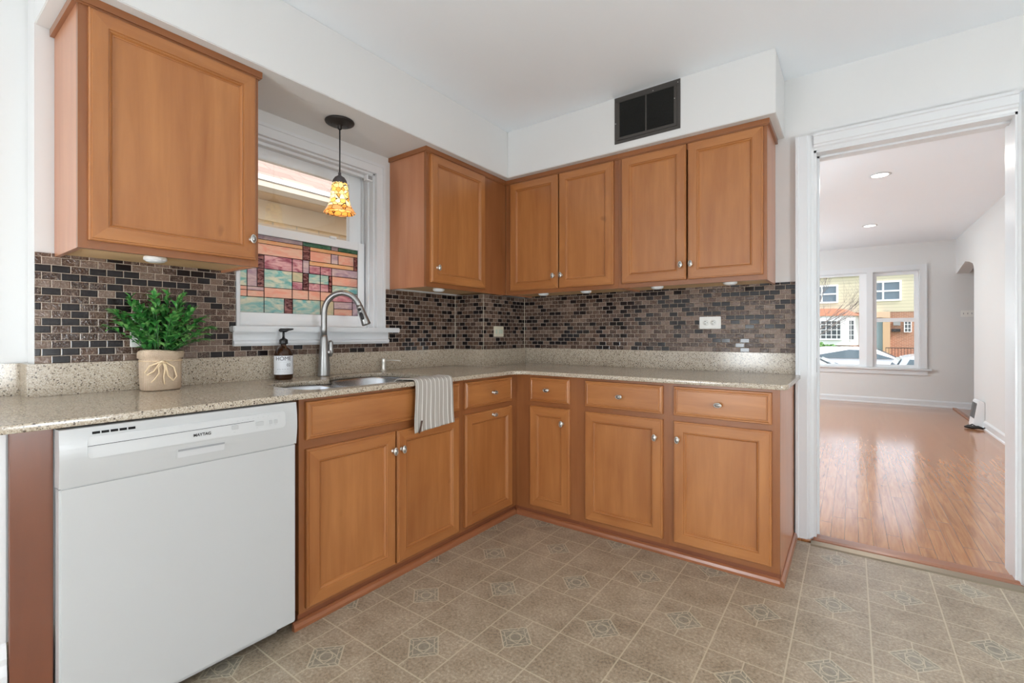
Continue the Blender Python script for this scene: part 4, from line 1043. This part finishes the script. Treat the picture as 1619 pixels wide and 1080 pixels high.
# fill lights added out of view, shaped as globe lamps (behind the camera, beside the doorway side wall, and in the unseen half of the living room)
def fill_lamp(x, y, z0, zc, r, watts, label, tint=FILL_TINT):
    t = thing('fill_globe', label, 'lamp', (x, y, z0), 'added fill light globes')
    m = MB(); m.lathe((x, y, z0), [(.14, 0), (.14, .015), (.03, .03), (.012, .04)], 28); part('base', m, 'nickel', t)
    m = MB(); m.tube([(x, y, z0 + .035), (x, y, zc - r + .01)], .011, 10); part('pole', m, 'nickel', t)
    glow = watts / (math.pi * 4 * math.pi * r * r)
    n = NT('fill_glow_%d' % round(x * 100 + y * 10)); n.put(n.b.inputs['Emission Color'], tint); n.b.inputs['Emission Strength'].default_value = glow; n.set(lin((240, 240, 240)), .4)
    m = MB(); m.lathe((x, y, zc), [(r * math.sin(math.radians(a)) + .001, r * math.cos(math.radians(a))) for a in range(4, 180, 8)], 28); part('globe', m, n.m, t)
fill_lamp(3.6, -2.5, 0, .82, .2, KITCHEN_FILL_W, 'added unseen fill light globe in the kitchen by the right wall')
fill_lamp(1.15, -4.4, 0, .86, .28, KITCHEN_FILL_W, 'added unseen fill light globe in the kitchen behind the viewer')
fill_lamp(.8, 1.3, .004, 1.3, .17, LIVING_FILL_W, 'added fill light globe in the unseen half of the living room nearer the kitchen', (.78, .92, 1))
fill_lamp(.7, 4.9, .004, 1.3, .17, LIVING_FILL_W, 'added fill light globe in the unseen half of the living room by the window', (.78, .92, 1))

# ================================================================== NEIGHBOUR HOUSE (kitchen window)
def brickmat(name, a, b_, c, scale=1.0, mort=(200, 190, 176)):
    n = NT(name); P = n.pos(); X, Y, Z = n.sep(P)[:3]
    br = n.n('TexBrick'); n.put(br.inputs['Vector'], n.comb(n.M('ADD', X, Y), Z, 0.0)); br.inputs['Scale'].default_value = 1.0
    br.inputs['Brick Width'].default_value = .21 * scale; br.inputs['Row Height'].default_value = .072 * scale; br.inputs['Mortar Size'].default_value = .006 * scale
    n.put(br.inputs['Color1'], lin(a)); n.put(br.inputs['Color2'], lin(b_)); n.put(br.inputs['Mortar'], lin(mort))
    f = n.noise(P, 6, 3); return n.set(n.mix(n.M('MULTIPLY', f, .5), br.outputs[0], lin(c)), .9, spec=.1)
t = thing('neighbour_house', 'tan brick house next door with shingle roof and gutter outside the kitchen window', 'house', (-1.8, -1, -.8))
m = MB(); m.box(-2.2, -1.62, -6, 5, -.8, 2.212); part('brick_wall', m, brickmat('tan_brick', (236, 214, 178), (216, 190, 152), (240, 224, 196)), t)
m = MB(); m.box(-1.62, -1.59, -6, 5, 2.05, 2.212); part('frieze_board', m, plain('tan_board', (226, 208, 178), .7), t)
m = MB(); m.box(-1.62, -1.37, -6, 5, 2.212, 2.228)
part('soffit_boards', m, plain('soffit_brown', (190, 166, 136), .8), t)
m = MB(); m.prism([(-1.375, 2.215), (-1.345, 2.215), (-1.315, 2.240), (-1.31, 2.285), (-1.375, 2.285)], 'Y', -6, 5); part('gutter', m, plain('gutter_beige', (206, 196, 180), .5), t)
m = MB(); m.box(-1.385, -1.30, -6, 5, 2.286, 2.322); part('drip_edge', m, plain('drip_white', (240, 240, 240), .5), t)
def shingle():
    n = NT('shingles'); P = n.pos(); X, Y, Z = n.sep(P)[:3]
    br = n.n('TexBrick'); n.put(br.inputs['Vector'], n.comb(Y, n.M('MULTIPLY', X, 1.0), 0.0)); br.inputs['Scale'].default_value = 1; br.inputs['Brick Width'].default_value = .3; br.inputs['Row Height'].default_value = .12; br.inputs['Mortar Size'].default_value = .004
    n.put(br.inputs['Color1'], lin((172, 152, 140))); n.put(br.inputs['Color2'], lin((144, 122, 112))); n.put(br.inputs['Mortar'], lin((110, 92, 84)))
    return n.set(n.mix(n.M('MULTIPLY', n.noise(P, 60, 3), .5), br.outputs[0], lin((176, 158, 150))), .95, spec=.1)
m = MB(); m.prism([(-1.33, 2.322), (-4.5, 4.3), (-4.5, 4.2), (-1.38, 2.235)], 'Y', -6, 5); part('shingle_roof', m, shingle(), t)

# ================================================================== STREET AND HOUSES BEYOND THE LIVING ROOM
GZ = -.8
m = MB(); m.box(-45, 45, -14, LY1 + 3.5, GZ - .2, GZ - .02); struct('ground_yard', m, plain('bounce_concrete', (196, 194, 190), .95, noise=.3, scale=3))  # unseen ground, made pale grey to bounce neutral daylight
m = MB(); m.box(-45, 45, LY1 + 3.5, 24, GZ - .2, GZ - .04); struct('ground_street', m, plain('asphalt', (128, 128, 130), .9, noise=.15, scale=20))
m = MB(); m.box(-45, 45, 24, 60, GZ - .2, GZ); struct('ground_far', m, plain('far_lawn', (118, 138, 84), .95, noise=.3, scale=3))
def siding():
    n = NT('cream_siding'); P = n.pos(); X, Y, Z = n.sep(P)[:3]
    f = n.M('FRACT', n.M('DIVIDE', Z, .19)); g = n.M('LESS_THAN', f, .13)
    n.bump(f, .6, .02); return n.set(n.mix(n.M('MULTIPLY', g, .45), lin((216, 208, 182)), lin((146, 140, 116))), .7)
MAT['siding'] = siding(); MAT['redbrick'] = brickmat('red_brick', (176, 122, 96), (150, 100, 78), (190, 146, 120), 1.0)
MAT['white_ext'] = plain('outdoor_white', (240, 242, 244), .6); MAT['darkglass'] = plain('house_glass', (92, 112, 128), .08, spec=.8)
MAT['hglass2'] = plain('house_glass_dark', (70, 78, 84), .08, spec=.8)
HY = 32.0
t = thing('row_house', 'two storey row house across the street with cream siding over brick', 'house', (4, HY, GZ))
m = MB(); m.box(-14, 20, HY, HY + 8, 2.42, 4.62); part('siding_wall', m, 'siding', t)
m = MB(); m.box(-14, 20, HY + .02, HY + 8, GZ, 2.42); part('brick_wall', m, 'redbrick', t)
m = MB(); m.box(-14, 20, HY - .12, HY + 8, 4.62, 4.82); part('roof_parapet', m, plain('parapet_blue_white', (212, 224, 232), .6), t)
def hwin(x0, x1, z0, z1, cols, rows, y=HY, gm='darkglass', bars=.05):
    m = MB(); f = .10 if x1 - x0 > .8 else .04
    m.box(x0 + f, x1 - f, y - .06, y, z0, z0 + f); m.box(x0 + f, x1 - f, y - .06, y, z1 - f, z1); m.box(x0, x0 + f, y - .06, y, z0, z1); m.box(x1 - f, x1, y - .06, y, z0, z1)
    for k in range(1, cols): xm = x0 + (x1 - x0) * k / cols; m.box(xm - bars / 2, xm + bars / 2, y - .05, y, z0 + f, z1 - f)
    for k in range(1, rows): zm = z0 + (z1 - z0) * k / rows; m.box(x0 + f, x1 - f, y - .046, y, zm - bars / 2, zm + bars / 2)
    w_ = part('window', m, 'white_ext', t); g = MB(); g.box(x0 + .05, x1 - .05, y - .02, y - .005, z0 + .05, z1 - .05); part('pane', g, gm, w_)
hwin(.0, 1.68, 3.03, 4.17, 2, 2, bars=.09); hwin(3.0, 4.68, 3.05, 4.24, 2, 2, bars=.09); hwin(6.3, 8.0, 3.05, 4.2, 2, 2, bars=.09); hwin(-4, -2.3, 3.05, 4.2, 2, 2, bars=.09)
# bay with copper-brown roof
m = MB(); m.rings([[(-.9, HY, 2.22), (-.4, HY - .9, 2.22), (2.2, HY - .9, 2.22), (2.85, HY, 2.22)], [(.0, HY, 2.72), (.5, HY - .25, 2.68), (1.6, HY - .25, 2.68), (2.1, HY, 2.62)]], 0, False); part('bay_roof', m, plain('bay_roof_brown', (168, 112, 84), .8, noise=.2, scale=8), t)
m = MB(); m.rings([[(-.8, HY, z), (-.3, HY - .8, z), (2.1, HY - .8, z), (2.7, HY, z)] for z in (.45, 2.22)], 0, False); part('bay_wall', m, 'white_ext', t)
m = MB(); m.box(-.6, 2.6, HY - .5, HY, GZ, .45); part('bay_base', m, 'redbrick', t)
hwin(.55, 1.90, .75, 2.0, 5, 4, HY - .81, 'hglass2', .04); hwin(2.13, 2.50, .75, 1.97, 2, 4, HY - .60, 'hglass2', .03); hwin(-.2, .4, .75, 2.0, 2, 4, HY - .81, 'hglass2', .04)
m = MB(); m.box(3.35, 3.82, HY - .1, HY + .02, GZ + .9, 2.0); part('front_door', m, plain('door_blue_grey', (146, 168, 176), .5), t)
m = MB(); m.box(3.82, 4.15, HY - .35, HY + .02, GZ, 2.42); part('door_pier', m, plain('pier_tan', (206, 172, 138), .8), t)
m = MB(); m.box(2.9, 4.15, HY - .36, HY, 2.08, 2.42); part('door_header', m, plain('header_tan', (214, 184, 156), .8), t)
m = MB(); m.box(4.22, 4.62, HY - .18, HY + .02, 1.25, 1.42); m.box(4.30, 4.62, HY - .14, HY + .02, 1.62, 1.85, 1); part('mailbox', m, ['black', 'grey'], t)
hwin(4.78, 5.12, 1.22, 1.90, 2, 3, HY, 'hglass2', .03)
m = MB()
m.box(3.9, 12, HY - 1.2, HY - 1.16, .32, .36); m.box(3.9, 12, HY - 1.2, HY - 1.16, -.30, -.26)
for k in range(60): m.box(3.9 + k * .135, 3.92 + k * .135, HY - 1.19, HY - 1.17, GZ, .34)
single('porch_railing', m, 'black', 'black iron railing in front of the brick house across the street', 'railing', (8, HY - 1.2, GZ))
m = MB(); m.box(3.9, 12, HY - 1.1, HY, GZ, -.25); part('porch', m, 'redbrick', t)
# hedge
rnd = random.Random(5)
m = MB()
for k in range(2600):
    x = rnd.uniform(-3.5, 1.95); y = rnd.uniform(HY - 4.4, HY - 2.6); zt_ = .62 - .12 * (x > 1) - .35 * max(0, x - .8) ** 2 + .08 * math.sin(x * 5)
    z = rnd.uniform(GZ + .3, zt_) if rnd.random() < .6 else zt_ + rnd.uniform(-.1, .1)
    if rnd.random() < .5: y = HY - 4.4 + rnd.uniform(-.05, .1)
    a = Vector((rnd.uniform(-1, 1), rnd.uniform(-1, 1), rnd.uniform(-1, 1))).normalized() * .09; b_ = a.orthogonal().normalized() * .06; c = Vector((x, y, z))
    m.add([c - a, c - b_, c + a, c + b_], [(0, 1, 2, 3)])
m.box(-3.4, 1.5, HY - 4.2, HY - 2.7, GZ, .25)
single('hedge', m, plain('hedge_green', (92, 140, 66), .8, noise=.35, scale=5), 'bright green clipped hedge across the street behind the parked cars', 'hedge', (-.8, HY - 3.5, GZ))
# bare tree
rnd = random.Random(3); m = MB()
def branch(p, d, L, r, dep):
    pts_ = [p]; q = Vector(p); dd = Vector(d)
    for k in range(4):
        dd = (dd + Vector((rnd.uniform(-.16, .16), rnd.uniform(-.16, .16), rnd.uniform(-.02, .14)))).normalized(); q = q + dd * L / 4; pts_.append(q.copy())
    m.tube(pts_, [r, r * .85, r * .7, r * .55, r * .4], 6)
    if dep > 0:
        for k in range(4 if dep > 1 else 3):
            i = rnd.choice((1, 2, 3, 4)); nd = (dd + Vector((rnd.uniform(-.8, 1.0), rnd.uniform(-.7, .7), rnd.uniform(-.2, .6)))).normalized(); branch(pts_[i], nd, L * rnd.uniform(.5, .75), r * .5, dep - 1)
tb = Vector((.6, 20, GZ))
m.tube([tb, tb + Vector((0, 0, 1.2)), tb + Vector((.05, 0, 2.2))], [.09, .08, .06], 10)
for d_ in ((.9, -.1, .75), (.2, .3, 1), (-.8, .1, .7), (.6, .3, .45), (.75, -.2, .25), (.4, -.1, .6)): branch(tb + Vector((.03, 0, rnd.uniform(1.3, 2.2))), Vector(d_).normalized(), 1.9, .022, 3)
single('bare_tree', m, plain('grey_bark', (128, 116, 108), .9, noise=.2, scale=12), 'bare leafless street tree seen through the left living room window', 'tree', tuple(tb))
# cars
def car(name, label, x, y, L, H, mat, flip=1, van=False, z=None):
    z = GZ - .04 if z is None else z
    t = thing(name, label, 'car', (x, y, z), 'parked cars')
    W_ = 1.75
    P = [(-.5, .28), (-.495, .55), (-.47, .66), (-.33, .70), (-.30, .72), (-.17, .97), (-.10, 1.0), (.12, 1.0), (.22, .97), (.36, .74), (.47, .70), (.497, .58), (.5, .28)]
    if van: P = [(-.5, .25), (-.495, .55), (-.46, .66), (-.30, .72), (-.18, .97), (-.12, 1.0), (.38, 1.0), (.44, .96), (.49, .66), (.5, .5), (.5, .25)]
    R = []
    for yy, k, zs in ((-W_ / 2, .965, .0), (-W_ / 2 + .0, 1, .0),):
        pass
    def sec(yo, inset, roof):
        r_ = []
        for px_, pz in P:
            zz = pz * H; 
            if pz > .75: r_.append((x + flip * px_ * L * (1 - inset * .06), y + yo * (1 - .16 * roof), z + zz - (1 - pz) * 0))
            else: r_.append((x + flip * px_ * L, y + yo, z + zz))
        return r_
    m = MB(); m.rings([[(a, b2, c2) for a, b2, c2 in sec(-W_ / 2, 1, 1)], sec(-W_ / 2 + .08, 0, .9), sec(W_ / 2 - .08, 0, .9), sec(W_ / 2, 1, 1)], 0, False)
    body = part('car_body', m, mat, t, bevel=.03)
    # side glass, follows roof inset
    g = MB(); sg = [(-.285, .735), (-.165, .945), (.20, .945), (.335, .745)] if not van else [(-.285, .735), (-.175, .94), (.42, .94), (.46, .70)]
    for sy in (-1, 1):
        lo = y + sy * (W_ / 2 + .004); hi = y + sy * (W_ / 2 * .84 + .012)
        q = [(x + flip * a * L * .98, lo if c_ < .8 else hi, z + c_ * H) for a, c_ in sg]; g.add([(p[0], p[1], p[2]) for p in q] + [(p[0], p[1] - sy * .02, p[2]) for p in q], [(0, 1, 2, 3), (4, 5, 6, 7), (0, 1, 5, 4), (1, 2, 6, 5), (2, 3, 7, 6), (3, 0, 4, 7)])
    for a, b2 in (((-.31, .735), (-.185, .965)), ((.355, .755), (.235, .965))) if not van else (((-.31, .735), (-.185, .965)), ((.492, .69), (.445, .93))):
        x0_, x1_ = x + flip * a[0] * L, x + flip * b2[0] * L; off = -.02 if a[0] < 0 else .02
        q = [(x0_ + flip * off, y - W_ / 2 * .88, z + a[1] * H + .02), (x0_ + flip * off, y + W_ / 2 * .88, z + a[1] * H + .02), (x1_ + flip * off, y + W_ / 2 * .76, z + b2[1] * H + .02), (x1_ + flip * off, y - W_ / 2 * .76, z + b2[1] * H + .02)]
        g.add(q + [(p[0], p[1], p[2] - .03) for p in q], [(0, 1, 2, 3), (4, 5, 6, 7), (0, 1, 5, 4), (1, 2, 6, 5), (2, 3, 7, 6), (3, 0, 4, 7)])
    part('car_windows', g, 'cglass', t)
    for wx in (-.31, .31):
        for sy in (-1, 1):
            w_ = MB(); w_.lathe((x + wx * L, y + sy * (W_ / 2 - .10) + (.11 if sy > 0 else .11), z + .32), [(.31, 0), (.33, .04), (.33, .18), (.31, .22)], 24, axis='Y'); part('wheel', w_, 'black', t)
MAT['cglass'] = plain('car_glass', (74, 92, 100), .08, spec=.8)
MAT['carwhite'] = plain('car_white', (238, 240, 242), .2, coat=.6)
MAT['carsilver'] = plain('car_pale_blue', (214, 224, 230), .25, .2, coat=.6)
car('car', 'white sedan parked across the street in front of the hedge', 2.0, 18.4, 4.5, 1.48, 'carwhite', 1)
car('car', 'white car parked across the street in front of the brick porch', 6.7, 18.6, 4.4, 1.36, 'carsilver', -1)
car('car', 'white car at the near kerb with its blue-tinted windows facing the house', .6, 12.7, 4.4, 1.32, 'carwhite', 1)
car('car', 'silver car at the near kerb below the right living room window', 5.25, 12.6, 4.3, 1.42, 'carsilver', -1, True)
